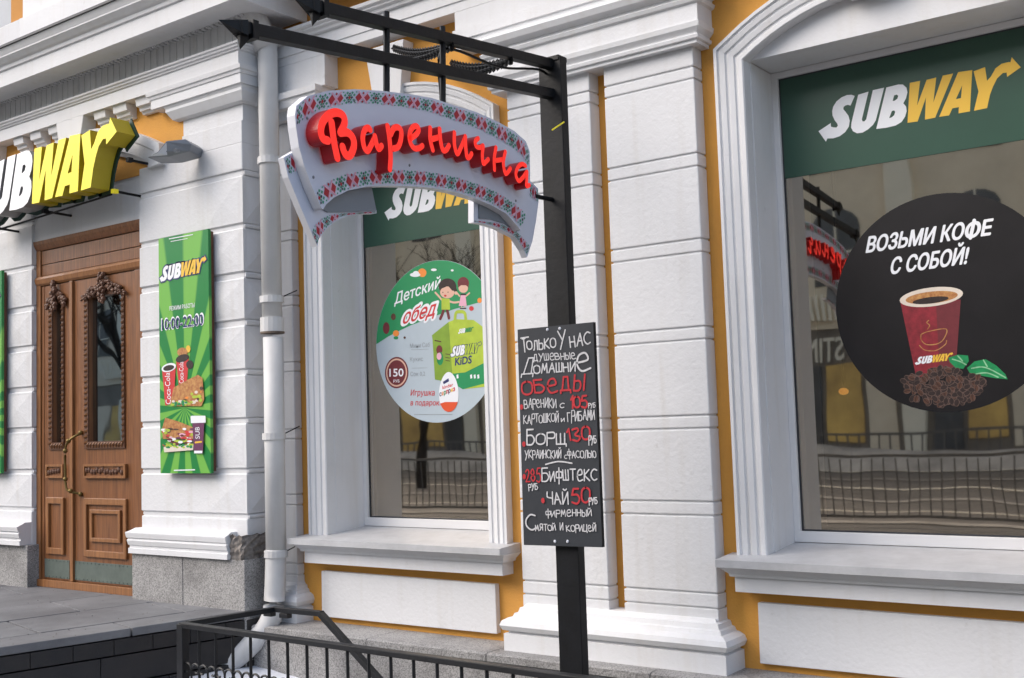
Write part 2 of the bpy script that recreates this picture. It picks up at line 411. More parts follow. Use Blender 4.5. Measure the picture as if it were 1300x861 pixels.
# ---- the sandwich shop logo, traced once on its window plane, reused by affine maps
def _z1(p): return W(1030+p[0]/8.607, 90+p[1]/8.607, .32)
def _z2(p): return W(1140+p[0]/7.825, 60+p[1]/7.825, .32)
_S = [(475,275),(440,262),(390,265),(330,290),(275,335),(240,390),(228,440),(232,490),(255,540),(285,580),(290,600),(275,620),(240,618),(215,610),(212,590),(215,570),(78,660),(160,775),(175,740),(240,738),(310,715),(370,670),(410,610),(420,545),(405,490),(375,450),(350,420),(352,395),(375,378),(400,372),(428,380)]
_U = [(512,262),(625,228),(552,530),(560,553),(580,553),(600,530),(672,212),(795,185),(705,540),(675,590),(620,640),(560,675),(500,683),(455,660),(435,620),(438,570)]
_B = [(820,182),(950,150),(1000,150),(1040,185),(1050,235),(1035,300),(1005,355),(1035,390),(1042,440),(1025,500),(985,560),(920,598),(820,622),(710,635)]
_Bh = [[(905,268),(935,260),(950,275),(940,305),(910,328),(888,330)],[(880,440),(905,432),(917,450),(905,485),(880,508),(850,518)]]
_Wl = [(118,355),(220,335),(190,580),(285,325),(380,302),(352,548),(445,283),(548,262),(370,700),(268,720),(278,500),(195,738),(95,752)]
_A = [(410,692),(598,248),(738,228),(728,400),(715,638),(602,658),(606,595),(540,608),(508,678)]
_Ah = [[(638,380),(626,505),(575,518)]]
_Y = [(755,632),(800,440),(752,240),(865,198),(885,335),(925,290),(970,210),(1030,165),(1100,148),(1118,150),(1130,100),(1220,200),(1085,295),(1080,252),(1040,258),(985,310),(945,390),(915,470),(885,605)]
LOGO = []
for z, lst in ((_z1, ((_S, [], 0), (_U, [], 0), (_B, _Bh, 0))), (_z2, ((_Wl, [], 1), (_A, _Ah, 1), (_Y, [], 1)))):
    for o_, h_, c_ in lst: LOGO.append(([z(p) for p in o_], [[z(p) for p in q] for q in h_], c_))
LO = (_z2((95, 752)), _z2((885, 605)), _z2((118, 355)))       # W bottom left, Y bottom right, W top left
def logo_map(a, b, c):
    """affine map sending W bottom-left, Y bottom-right, W top-left to a, b, c"""
    a, b, c = Vector(a), Vector(b), Vector(c); o, p, q = LO
    x1, z1, x2, z2 = p.x-o.x, p.z-o.z, q.x-o.x, q.z-o.z; det = x1*z2-x2*z1
    def f(v):
        dx, dz = v.x-o.x, v.z-o.z; s = (dx*z2-x2*dz)/det; t = (x1*dz-dx*z1)/det
        return a+(b-a)*s+(c-a)*t
    return f
def logo_shift(dx, dy=0): return lambda v: Vector((v.x+dx, v.y+dy, v.z))
def logo(d, f, mw, my, L=2, outline=None, ow=.01):
    for o_, h_, c_ in LOGO:
        P_ = [f(p) for p in o_]
        if outline: d.stroke(P_+[P_[0], P_[1]], ow, outline, L-1, sm=False)
        d.poly(P_, my if c_ else mw, L, [[f(p) for p in q] for q in h_])

# ---- hand lettering
GL = dict(А="0,0 3,10 6,0|1,4 5,4", Б="5,10 0,10 0,0|~0,6 4,6 6,3 4,0 0,0", б="~6,11 3,10 1,8 0,4 1,0 4,0 5,3 4,6 1,5", В="0,0 0,10|~0,10 4,10 5,7 4,5 0,5|~0,5 5,5 6,2 4,0 0,0",
 Г="0,0 0,10 5,10", Д="0,-2 0,0 6,0 6,-2|1,0 2.5,10 5,10 5,0", Е="~0,5 5,6 4,10 1,9 0,4 2,0 6,1", И="0,10 0,0 5,10 5,0", Й="0,10 0,0 5,10 5,0|~1,12.5 2.5,11.5 4,12.5", К="0,0 0,10|5,10 0,5 6,0",
 Л="~0,0 1,1 2,10|2,10 5,10 5,0", М="0,0 1,10 3,3 5,10 6,0", Н="0,0 0,10|5,0 5,10|0,5 5,5", О="~3,10 0,8 0,2 3,0 6,2 6,8 3,10", Р="0,-2 0,10|~0,10 5,10 5,5 0,5", С="~6,9 3,10 0,7 0,3 3,0 6,1",
 Т="3,0 3,10|0,10 6,10", У="0,10 3,4|~6,10 3,3 1,-2", Ф="3,-3 3,12|~3,8 0,8 0,3 3,3 6,3 6,8 3,8", Ц="0,10 0,0 6,0 6,-2|5,10 5,0", Ч="~0,10 0,6 4,5|5,10 5,0", Ш="0,10 0,0 6,0 6,10|3,0 3,10",
 Щ="0,10 0,0 7,0 7,-2|6,0 6,10|3,0 3,10", Ы="0,10 0,0|~0,6 3,6 4,3 3,0 0,0|6,10 6,0", Ь="0,10 0,0|~0,6 4,6 5,3 4,0 0,0", Ю="0,0 0,10|0,5 2,5|~4.5,10 2,8 2,2 4.5,0 7,2 7,8 4.5,10", Я="5,0 5,10|~5,10 1,10 1,5 5,5|3,5 0,0")
GL.update({'0': "~3,10 0,8 0,2 3,0 6,2 6,8 3,10", '1': "1,7 3,10 3,0", '2': "~0,8 3,10 5,8 4,5 0,0|0,0 6,0", '3': "~0,9 4,10 5,8 2,5 6,3 4,0 0,1", '5': "5,10 1,10 0,6|~0,6 4,6 6,3 4,0 0,1", '8': "~3,5 0,7 3,10 5,7 3,5 0,3 3,0 6,3 3,5"})
def hand(d, t, BL, BR, TL, wd, mt, L=2, jit=.75):
    BL, BR, TL = Vector(BL), Vector(BR), Vector(TL); x = 0; items = []
    for ch in t:
        if ch == ' ': x += 4; continue
        st = []
        for s_ in GL[ch].split('|'):
            sm = s_[0] == '~'; st.append((sm, [tuple(map(float, q.split(','))) for q in s_.strip('~').split()]))
        wid = max(p[0] for _, q in st for p in q); items.append((x, st)); x += wid+1.9
    tot = x-1.9
    for x0, st in items:
        jy = random.uniform(-jit, jit); js = random.uniform(-.09, .09)
        for sm, q in st:
            P_ = [BL+(BR-BL)*((x0+a+js*b)/tot)+(TL-BL)*((b*(1+js)+jy)/10) for a, b in q]
            if sm: d.stroke(P_, wd, mt, L)
            else:
                for i in range(len(P_)-1): d.stroke([P_[i], P_[i+1]], wd, mt, L, sm=False)

# =================================================================== GROUND
g = MB(); g.add([(-300, -300, 0), (300, -300, 0), (300, 40, 0), (-300, 40, 0)], [(0, 1, 2, 3)], STREET)
street = tag(g.build('street'), kind='structure')
T = .50                                             # terrace level
ea, eb = Vector((-6.094, -1.817)), Vector((-5.763, -.351)); ed = (eb-ea).normalized(); en = Vector((ed.y, -ed.x))   # terrace edge, outward normal
def E2(t, o=0, z=0): p = eb - ed*t + en*o; return Vector((p.x, p.y, z))
b = MB()
pa, pb_ = E2(-.25, -.05), E2(5, -.05)
b.prism([(pa.x, pa.y, 0), (pb_.x, pb_.y, 0), (-14, pb_.y, 0), (-14, pa.y, 0)], (0, 0, T-.05), DKT)
terrace = tag(b.build('terrace'), kind='structure')
# slabs, in rows along the edge
rows = 7
for r_ in range(rows):
    o0 = -.42*r_ if r_ else 0
    a0 = 0 if r_ == 0 else -.30-.62*(r_-1); a1 = -.30-.62*r_
    t = -.2 - (r_ % 2)*.45
    ln = .95 if r_ == 0 else .92
    while t < 4.6:
        t0, t1 = t+.006, t+ln-.006
        q = [E2(t0, a0-.006), E2(t1, a0-.006), E2(t1, a1+.006), E2(t0, a1+.006)]
        q = [Vector((p.x, p.y, T-.05)) for p in q]
        if max(p.x for p in q) > -13:
            s = MB(); dz = random.uniform(-.002, .003); s.prism(q, (0, 0, .05+dz), PAVE); s.build('paving_slab', terrace, bev=.005)
        t += ln
random.seed(17); gr = MB()
for _ in range(420):
    t = random.uniform(-.2, 3.8); o = -random.uniform(.01, 3.0)**1.0; p = E2(t, o, T+.001); r = random.uniform(.002, .006)
    gr.add([p+Vector((r, 0, 0)), p+Vector((-r, r, 0)), p+Vector((-r*.6, -r, 0)), p+Vector((0, 0, r))], [(0, 1, 3), (1, 2, 3), (2, 0, 3)], random.choice((BROKEN, GRD)))
tag(gr.build('grit'), kind='stuff')
# side cladding: two courses of dark tiles under a stone lip
for z0, z1, ln, ph in ((.355, .445, .24, 0), (.19, .348, .62, .2), (0.0, .183, .62, .0)):
    t = -.1-ph
    while t < 4.2:
        q = [E2(t+.002, 0, z0), E2(t+ln-.002, random.uniform(-.003, .002), z0), E2(t+ln-.002, -.045, z0), E2(t+.002, -.045, z0)]
        s = MB(); s.prism(q, (0, 0, z1-z0-.002), DKT); s.build('cladding_tile', terrace, bev=.003); t += ln
# snow at the foot of the terrace
random.seed(3)
s = MB(); n1, n2 = 40, 8; vs = []
for i in range(n1):
    for j in range(n2):
        t = -.35+i*.11; o = -.02+j*.13; edge = math.sin(math.pi*(j+.6)/(n2+.6))
        h = (.150 - .012*j) * (1 if j < n2-1 else 0) + random.uniform(-.008, .008)
        p = E2(t, o); vs.append((p.x, p.y, max(-.01, h)))
s.add(vs, [(i*n2+j, (i+1)*n2+j, (i+1)*n2+j+1, i*n2+j+1) for i in range(n1-1) for j in range(n2-1)], SNOW)
tag(s.build('snow', smooth=True), kind='stuff')

# =================================================================== BUILDING
B = empty('building', (0, 0, 0), 'white and ochre stucco building with rusticated pilasters, carved wooden door and two arched shop windows', 'building')
def sub(name): 
    o = bpy.data.objects.new(name, None); COL.objects.link(o); o.parent = B; return o
WIN = [(-4.665, 'L'), (-1.628, 'R'), (1.40, 'R2')]
# ---- ochre wall with window holes
wall = MB()
ARC0, RISE, HO, HI = 3.52, .28, .81, .66
def arch(cx, half, top, R_, n=16):
    zc = top-R_; a = math.asin(half/R_)
    return [(cx+R_*math.sin(-a+2*a*i/n), zc+R_*math.cos(-a+2*a*i/n)) for i in range(n+1)]
outer = [(-5.85, -.3), (2.6, -.3), (2.6, 4.45), (-5.85, 4.45)]
holes = []
for cx, _ in WIN:
    ar = arch(cx, .70, 3.69, 1.20); holes.append([(cx-.70, .965)]+ar+[(cx+.70, .965)])
wall.prism([(x, 0, z) for x, z in outer], (0, .12, 0), OC, holes=[[(x, 0, z) for x, z in h] for h in holes])
wall.build('wall', B)
box('wall', -14, 3.2, -.05, .3, 4.62, 12, PL, B)
box('wall', -14.3, 3.4, 11.7, 12, -.1, 12, PL, B); box('wall', -14.3, -14, .0, 11.7, -.1, 12, PL, B); box('wall', 3.2, 3.5, .0, 11.7, -.1, 12, PL, B); box('sun_block_roof', -14.3, 3.5, -.3, 12.2, 12.003, 12.3, GSK, B)  # unseen rear and side walls and roof, added to block sun and darken rooms
# upper ochre strip between cornices
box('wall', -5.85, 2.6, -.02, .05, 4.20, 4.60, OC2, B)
# ---- plinth
pl = sub('plinth')
x = -5.75
for k in range(9):
    L_ = 1.02 if k != 1 else .9
    stack('granite_slab', x+.003, x+L_-.003, -.30, .1, [(-.02, 0), (.40, 0), (.405, .02), (.455, .02), (.46, .005)] if False else [(-.02, 0), (.355, 0), (.365, .018), (.40, .018), (.408, 0)], GR, pl, False, False)
    x += L_
# ---- pilasters of the recessed wall
GZ = [(3.388, 3.451), (2.932, 3.000), (2.490, 2.558), (2.046, 2.110), (1.597, 1.662), (1.160, 1.219+.01), (.703, .777)]
def pilaster(x0, x1, yf, zb, zt, grooves, name='pilaster', pyr=0):
    p = sub(name)
    box('core', x0+.010, x1-.010, yf+.010, .03, zb, zt, PL, p)
    zs = [zt]
    prev = zt
    for a, c in grooves:
        if c < prev: box('block', x0, x1, yf, -.0, c+.0045, prev-.0045, PL, p, .006)
        box('band', x0, x1, yf+.001, -.0, a+.0045, c-.0045, PL, p, .006); prev = a
    box('block', x0, x1, yf, -.0, zb, prev-.004, PL, p, .003)
    return p
PILX = [(-3.725, -3.165), (-3.070, -2.533)]
OFF2 = 3.035
BASEP = [(.405, .095), (.500, .095), (.503, .075), (.512, .075), (.520, .100), (.545, .112), (.570, .102), (.585, .075), (.588, .058), (.607, .05), (.612, .035), (.635, .028), (.64, .012), (.655, .0)]
for dx in (0, OFF2):
    for a, c in PILX: pilaster(a+dx, c+dx, -.10, .60, 3.60, GZ)
    stack('pilaster_base', -3.69+dx, -2.545+dx, -.115, -.0, BASEP, PL2, B)
    # capital running over the pair
    CAPP = [(3.555, .012), (3.572, .012), (3.576, .026), (3.592, .030), (3.60, .018), (3.606, .018), (3.63, .04), (3.655, .045), (3.658, .035), (3.75, .035), (3.757, .05), (3.775, .058), (3.79, .042), (3.80, .042), (3.815, .085), (3.845, .10), (3.865, .085), (3.875, .03)]
    stack('capital', -3.79+dx, -2.50+dx, -.13, 0, CAPP, PL2, B)
    stack('entablature', -4.075+dx, -2.02+dx if dx == 0 else 2.6, -.12, .0, [(3.875, 0), (3.93, .0), (3.933, .012), (3.995, .012), (4.0, .0), (4.11, 0)], PL2, B)
# left capital and stepped corner by the drainpipe
stack('capital', -5.80, -5.29, -.10, 0, [(3.74, .012), (3.80, .02), (3.81, .05), (3.86, .06), (3.865, .075), (3.905, .08)], PL2, B)
stack('entablature', -5.80, -5.18, -.12, .0, [(3.905, 0), (4.11, 0)], PL2, B)
# architrave across all
ARCH_ = [(4.11, 0), (4.172, 0), (4.174, .012), (4.20, .012), (4.29, .012), (4.292, .03), (4.305, .03), (4.315, .05), (4.325, .05), (4.34, .075), (4.355, .08)]
stack('entablature', -5.85, 2.6, -.12, .0, [(4.112, 0), (4.168, 0), (4.170, .008), (4.25, .008), (4.254, .03), (4.27, .034), (4.28, .055), (4.292, .055), (4.30, .075), (4.32, .08)], PL2, B, False, False)
stack('cornice', -5.6, 3.2, -.40, .0, [(4.60, 0), (4.66, .05), (4.70, .05), (4.74, .12), (4.80, .16)], PL2, B, False, False)
# quarter pilaster beside the drainpipe
p = pilaster(-5.80, -5.585, -.065, .60, 3.74, GZ, 'corner_pilaster')
stack('pilaster_base', -5.82, -5.585, -.07, 0, [(z, q*.8) for z, q in BASEP], PL2, B)
# ---- windows
def window(cx, tagk):
    w_ = sub('window')
    # moulded surround
    b = MB(); path = [(cx-HI, .962)] + arch(cx, HI, 3.65, 1.16) + [(cx+HI, .962)]
    prof = [(0, .05), (0, -.045), (.006, -.055), (.028, -.055), (.033, -.045), (.045, -.045), (.05, -.058), (.075, -.066), (.08, -.055), (.09, -.055), (.095, -.07), (.118, -.078), (.124, -.068), (.130, -.068), (.134, -.085), (.150, -.085), (.150, .005)]
    prof = [(o_, y_ if y_ > 0 else y_*.7) for o_, y_ in prof]
    sweep(b, path, prof, PL2); b.build('surround', w_)
    # reveals
    box('reveal', cx-HI-.10, cx-HI+.004, .045, .42, .965, 3.448, PL2, w_); box('reveal', cx+HI-.004, cx+HI+.10, .045, .42, .965, 3.448, PL2, w_)
    # lunette above the frame, set back
    b = MB(); ar = arch(cx, HI-.002, 3.65, 1.16)
    b.prism([(cx-HI+.002, .03, 3.452)]+[(x, .03, z+.01) for x, z in ar]+[(cx+HI-.002, .03, 3.452)], (0, .36, 0), PL2); b.build('lunette', w_)
    # frame
    fy0, fy1 = .30, .37
    f = MB(); hw = .66; zi0, zi1 = 1.055, 3.417
    f.prism([(cx-hw+.004, fy0, 1.0), (cx+hw-.004, fy0, 1.0), (cx+hw-.004, fy0, 3.45), (cx-hw+.004, fy0, 3.45)], (0, fy1-fy0, 0), FRM, holes=[[(cx-.622, fy0, zi0), (cx+.622, fy0, zi0), (cx+.622, fy0, zi1), (cx-.622, fy0, zi1)]])
    fr = f.build('frame', w_, bev=.003)
    gk = MB(); gk.prism([(cx-.622, fy0+.02, zi0), (cx+.622, fy0+.02, zi0), (cx+.622, fy0+.02, zi1), (cx-.622, fy0+.02, zi1)], (0, .03, 0), GSK, holes=[[(cx-.614, fy0+.02, zi0+.008), (cx+.614, fy0+.02, zi0+.008), (cx+.614, fy0+.02, zi1-.008), (cx-.614, fy0+.02, zi1-.008)]])
    gk.build('gasket', w_)
    pn = MB(); pn.box(cx-.618, cx+.618, fy0+.026, fy0+.030, zi0+.004, zi1-.004, CLEAR); pn.mi[2] = pn.m(GLASS); pn.build('pane', w_)
    # sill
    b = MB(); b.add([(cx-.86, -.20, .958), (cx+.86, -.20, .958), (cx+.86, .04, .975), (cx+HI, .04, .975), (cx+HI, .31, .998), (cx-HI, .31, .998), (cx-HI, .04, .975), (cx-.86, .04, .975),
                     (cx-.86, -.20, .922), (cx+.86, -.20, .922), (cx+.86, .04, .922), (cx-.86, .04, .922)],
                    [(0, 1, 2, 3, 6, 7), (3, 4, 5, 6), (0, 8, 9, 1), (1, 9, 10, 2), (7, 11, 8, 0), (8, 11, 10, 9)], SILLM)
    b.build('sill', w_)
    stack('sill_moulding', cx-.805, cx+.805, -.105, .0, [(.795, 0), (.868, 0), (.870, .018), (.885, .022), (.905, .045), (.921, .06)], PL2, w_)
    # raised panel under the sill
    xl = cx-.725; xr = cx+.70
    b = MB(); b.prism([(xl, -.038, .445), (xr, -.038, .452), (xr-.002, -.038, .732), (xl+.003, -.038, .738)], (0, .04, 0), PL); b.build('panel', w_, bev=.004)
    # interior
    r = MB(); X0, X1, Y0, Y1, Z0, Z1 = cx-1.45, cx+1.45, .62, 3.4, .55, 3.75
    r.add([(X0, Y0, Z0), (X1, Y0, Z0), (X1, Y1, Z0), (X0, Y1, Z0), (X0, Y0, Z1), (X1, Y0, Z1), (X1, Y1, Z1), (X0, Y1, Z1)],
          [(0, 1, 2, 3), (7, 6, 5, 4), (1, 5, 6, 2), (2, 6, 7, 3), (3, 7, 4, 0)], ROOM); r.build('interior', w_)
    j = MB(); j.box(cx-.78, cx-.60, .375, .62, .9, 3.5, JAMB); j.box(cx+.60, cx+.78, .375, .62, .9, 3.5, JAMB); j.box(cx-.78, cx+.78, .375, .8, .88, 1.03, JAMB); j.box(cx-1.45, cx-.78, .56, .64, .5, 3.8, JAMB); j.box(cx+.78, cx+1.45, .56, .64, .5, 3.8, JAMB)
    j.build('interior_jamb', w_)
    return w_
for cx, k in WIN: window(cx, k)
# keystones
for cx, _ in WIN:
    b = MB(); y0 = -.075; cx -= .01
    b.prism([(cx-.10, y0, 3.62), (cx+.10, y0, 3.62), (cx+.165, y0-.02, 4.06), (cx-.165, y0-.02, 4.06)], (0, .10, 0), PL2); b.build('keystone', B, bev=.006)

# ---- projecting entrance bay
PX0, PX1, PY = -6.932, -5.795, -.30
DG = [(3.375, 3.413), (3.019, 3.046), (2.682, 2.719), (2.362, 2.399), (2.034, 2.068), (1.712, 1.744), (1.383, 1.411), (1.085, 1.112)]
def pier(x0, x1, zt, right=True):
    p = sub('rusticated_pier')
    box('core', x0+.012, x1-.012, PY+.014, .02, .8, zt, PL, p)
    prev = zt
    for i, (a, c) in enumerate(DG+[(.80, .80)]):
        z0, z1 = c+.001, prev-.001
        b = MB(); e = .026
        if i in (0, len(DG)): b.box(x0, x1, PY, -.02, z0, z1, PL)
        else:      # cushion-faced block with shallow pyramid on front and flank
            b.stack(x0+.009, x1-.009, PY+.009, -.02, [(z0, .0), (z0+.009, .009), (z1-.009, .009), (z1, .0)], PL)
            xa, xb = x0+.10, x1-.03; xm = (xa+xb)/2; zm = (z0+z1)/2; yq = PY-.0005
            b.add([(x1-.37, yq, z0+e), (xb, yq, z0+e), (xb, yq, z1-e), (x1-.37, yq, z1-e), ((x1-.37+xb)/2, PY-.010, zm)], [(0, 1, 4), (1, 2, 4), (2, 3, 4), (3, 0, 4)], PL)
            if right:
                xx = x1+.0005; ya, yb_ = PY+.03, -.05; b.add([(xx, ya, z0+e), (xx, yb_, z0+e), (xx, yb_, z1-e), (xx, ya, z1-e), (x1+.022, (ya+yb_)/2, zm)], [(0, 1, 4), (1, 2, 4), (2, 3, 4), (3, 0, 4)], PL)
        b.build('block', p, bev=.008 if i in (0, len(DG)) else 0)
        if i < len(DG):
            stack('band', x0, x1, PY+.020, -.02, [(a+.001, 0), (a+.010, .004), (c-.010, .004), (c-.001, 0)], PL, p)
        prev = a
    return p
pier(PX0, PX1, 3.60)
box('pier_head', -6.43, PX1, PY, -.02, 3.598, 3.75, PL, B, .003)
# pier narrows above the door arch
box('pier_head', -6.43, PX1, PY+.012, -.02, 3.75, 3.90, PL, B, .003)
# left pier
pl_ = pier(-10.5, -8.362, 3.60, True)
box('pier_head', -10.5, -8.86, PY+.012, -.02, 3.60, 4.1, PL, B, .003)
box('wall', -9.0, -6.2, -.285, -.02, 3.56, 4.2, OC, B)
# pier bases of moulded plaster over granite
BP2 = [(.825, .065), (.86, .065), (.863, .055), (.88, .055), (.884, .065), (.915, .075), (.93, .065), (.935, .078), (.965, .085), (.972, .085), (.985, .05), (1.0, .02)]
stack('pier_base', -6.925, -5.90, -.335, -.02, [(z_, q_*.75) for z_, q_ in BP2], PL2, B, True, False)
stack('pier_base', -10.5, -8.365, -.335, -.02, BP2, PL2, B, False, False)
# broken corner with exposed masonry
random.seed(11)
b = MB(); n_ = 14
vs = []
for i in range(n_+1):
    for j in range(8):
        f = i/n_; L_ = .26+.36
        if f < .42: x, y = -5.91+f/.42*.142, -.372
        else: x, y = -5.768, -.362+(f-.42)/.58*.33
        z = .824+j/7*.175 - (.025*abs(math.sin(i*1.7)) if j == 7 else 0)
        k = random.uniform(0, .028)
        vs.append((x-(k if f >= .42 else 0), y+(k if f < .5 else 0), z))
b.add(vs, [(i*8+j, (i+1)*8+j, (i+1)*8+j+1, i*8+j+1) for i in range(n_) for j in range(7)], BROKEN)
b.box(-5.91, -5.80, -.34, -.03, .83, .96, BROKEN)
b.build('broken_corner', B)
# granite footing
gp = sub('footing')
def gslab(x0, x1, y0, y1, z0, z1): box('granite_slab', x0+.002, x1-.002, y0, y1, z0, z1, GR, gp, .004)
gslab(-6.965, -6.395, -.36, -.05, .45, .824); gslab(-6.395, -5.76, -.358, -.05, -.02, .824)
gslab(-8.95, -8.32, -.36, -.05, .45, .824); gslab(-9.6, -8.95, -.362, -.05, .45, .824)
# door lintel, arch ring, tympanum
box('lintel', -8.38, PX0, -.275, .0, 3.235, 3.585, PL, B)
cx0, cz0 = (-8.36+PX0)/2, 2.79
b = MB(); a0 = math.radians(33)
path = [(cx0-.83, 3.58)]+arch(cx0, .83, 3.795, 1.9, 20)+[(cx0+.83, 3.58)]
sweep(b, path, [(0, -.26), (0, -.31), (.03, -.325), (.035, -.335), (.12, -.34), (.13, -.35), (.195, -.355), (.195, -.28)], PL2); b.build('arch_moulding', B)
box('tympanum', cx0-.82, cx0+.82, -.26, -.1, 3.55, 3.90, OC, B)
# wall portions beside the arch down to the piers
b = MB(); b.prism([(cx0-.16, -.40, 3.90), (cx0+.12, -.40, 3.90), (cx0+.165, -.40, 4.09), (cx0-.2, -.40, 4.09)], (0, .12, 0), PL2); b.build('keystone', B, bev=.004)
# entablature of the bay
ex0, ex1 = -10.6, -5.70
stack('entablature', ex0, ex1, -.40, -.02, [(4.09, .0), (4.185, .0), (4.188, .012), (4.198, .014), (4.203, .026), (4.216, .03), (4.22, .04), (4.232, .044)], PL2, B, False, True)
stack('capital', -6.66, -5.715, -.37, -.02, [(3.965, 0), (3.968, .0), (3.972, .012), (3.985, .012), (4.035, .012), (4.038, .02), (4.055, .025), (4.062, .035), (4.09, .04)], PL2, B)
stack('capital', -6.50, -5.755, -.325, -.02, [(3.865, -.02), (3.875, .0), (3.89, .01), (3.93, .035), (3.95, .035), (3.966, .045)], PL2, B)
stack('capital', -10.6, -8.80, -.35, -.02, [(3.9, 0), (3.95, .02), (4.09, .04)], PL2, B)
# brackets
for xa, xb in ((18, 30), (39, 52), (62, 75), (120, 134), (144, 161), (173, 190)):
    yy = 186 - xa*.32
    X0 = W(xa, yy, -.37).x; X1 = W(xb, yy, -.37).x
    br = MB(); br.prism([(X0, -.285, 3.985), (X0, -.315, 3.985), (X0, -.325, 4.005), (X0, -.34, 4.005), (X0, -.345, 4.03), (X0, -.37, 4.035), (X0, -.38, 4.088), (X0, -.285, 4.088)], (X1-X0, 0, 0), PL2); br.build('bracket', B)
# fluted frieze, dentil course, corona
box('frieze', ex0, ex1+.012, -.345, -.02, 4.232, 4.46, PLF, B)
b = MB(); x = ex0
while x < ex1-.01:
    b.box(x, x+.055, -.3495, -.344, 4.24, 4.435, PLF); x += .075
tag(b.build('fluting', B), kind='stuff')
b = MB(); x = ex0
random.seed(5)
while x < ex1+.02:
    b.box(x, x+.03, -.385, -.344, 4.418, 4.45, PLF); x += .05
tag(b.build('dentil_course', B), kind='stuff')
stack('cornice', ex0, ex1, -.36, .0, [(4.432, .0), (4.434, .22), (4.412, .235), (4.412, .26), (4.53, .26), (4.535, .275), (4.56, .28), (4.57, .30), (4.60, .335), (4.61, .335), (4.655, .36)], PL2, B, False, True)
stack('cornice_flashing', ex0, ex1, -.36, .0, [(4.657, .372), (4.675, .372), (4.70, .2)], GSK, B, False, True)
_u = W(29, 15, -.30).x; _v = W(14, 15, -.30).x
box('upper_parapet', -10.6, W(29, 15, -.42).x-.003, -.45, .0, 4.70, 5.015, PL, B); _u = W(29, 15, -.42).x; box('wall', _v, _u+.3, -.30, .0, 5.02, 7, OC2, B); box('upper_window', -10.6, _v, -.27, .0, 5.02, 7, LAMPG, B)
stack('upper_parapet', _u, -5.9, -.42, -.302, [(5.02, .0), (7.0, 0)], PL2, B); box('upper_parapet', _u-.001+.0, -5.9, -.45, 0, 4.70, 5.018, PL2, B)

# ---- entrance door
D = sub('door'); DY = -.25
def dbox(name, x0, x1, z0, z1, y=DY, t=.03, m=WD, bev=.003): return box(name, x0, x1, y, y+t, z0, z1, m, D, bev)
box('door_backing', -8.36, PX0, DY+.06, DY+.10, .5, 3.23, CARV, D)
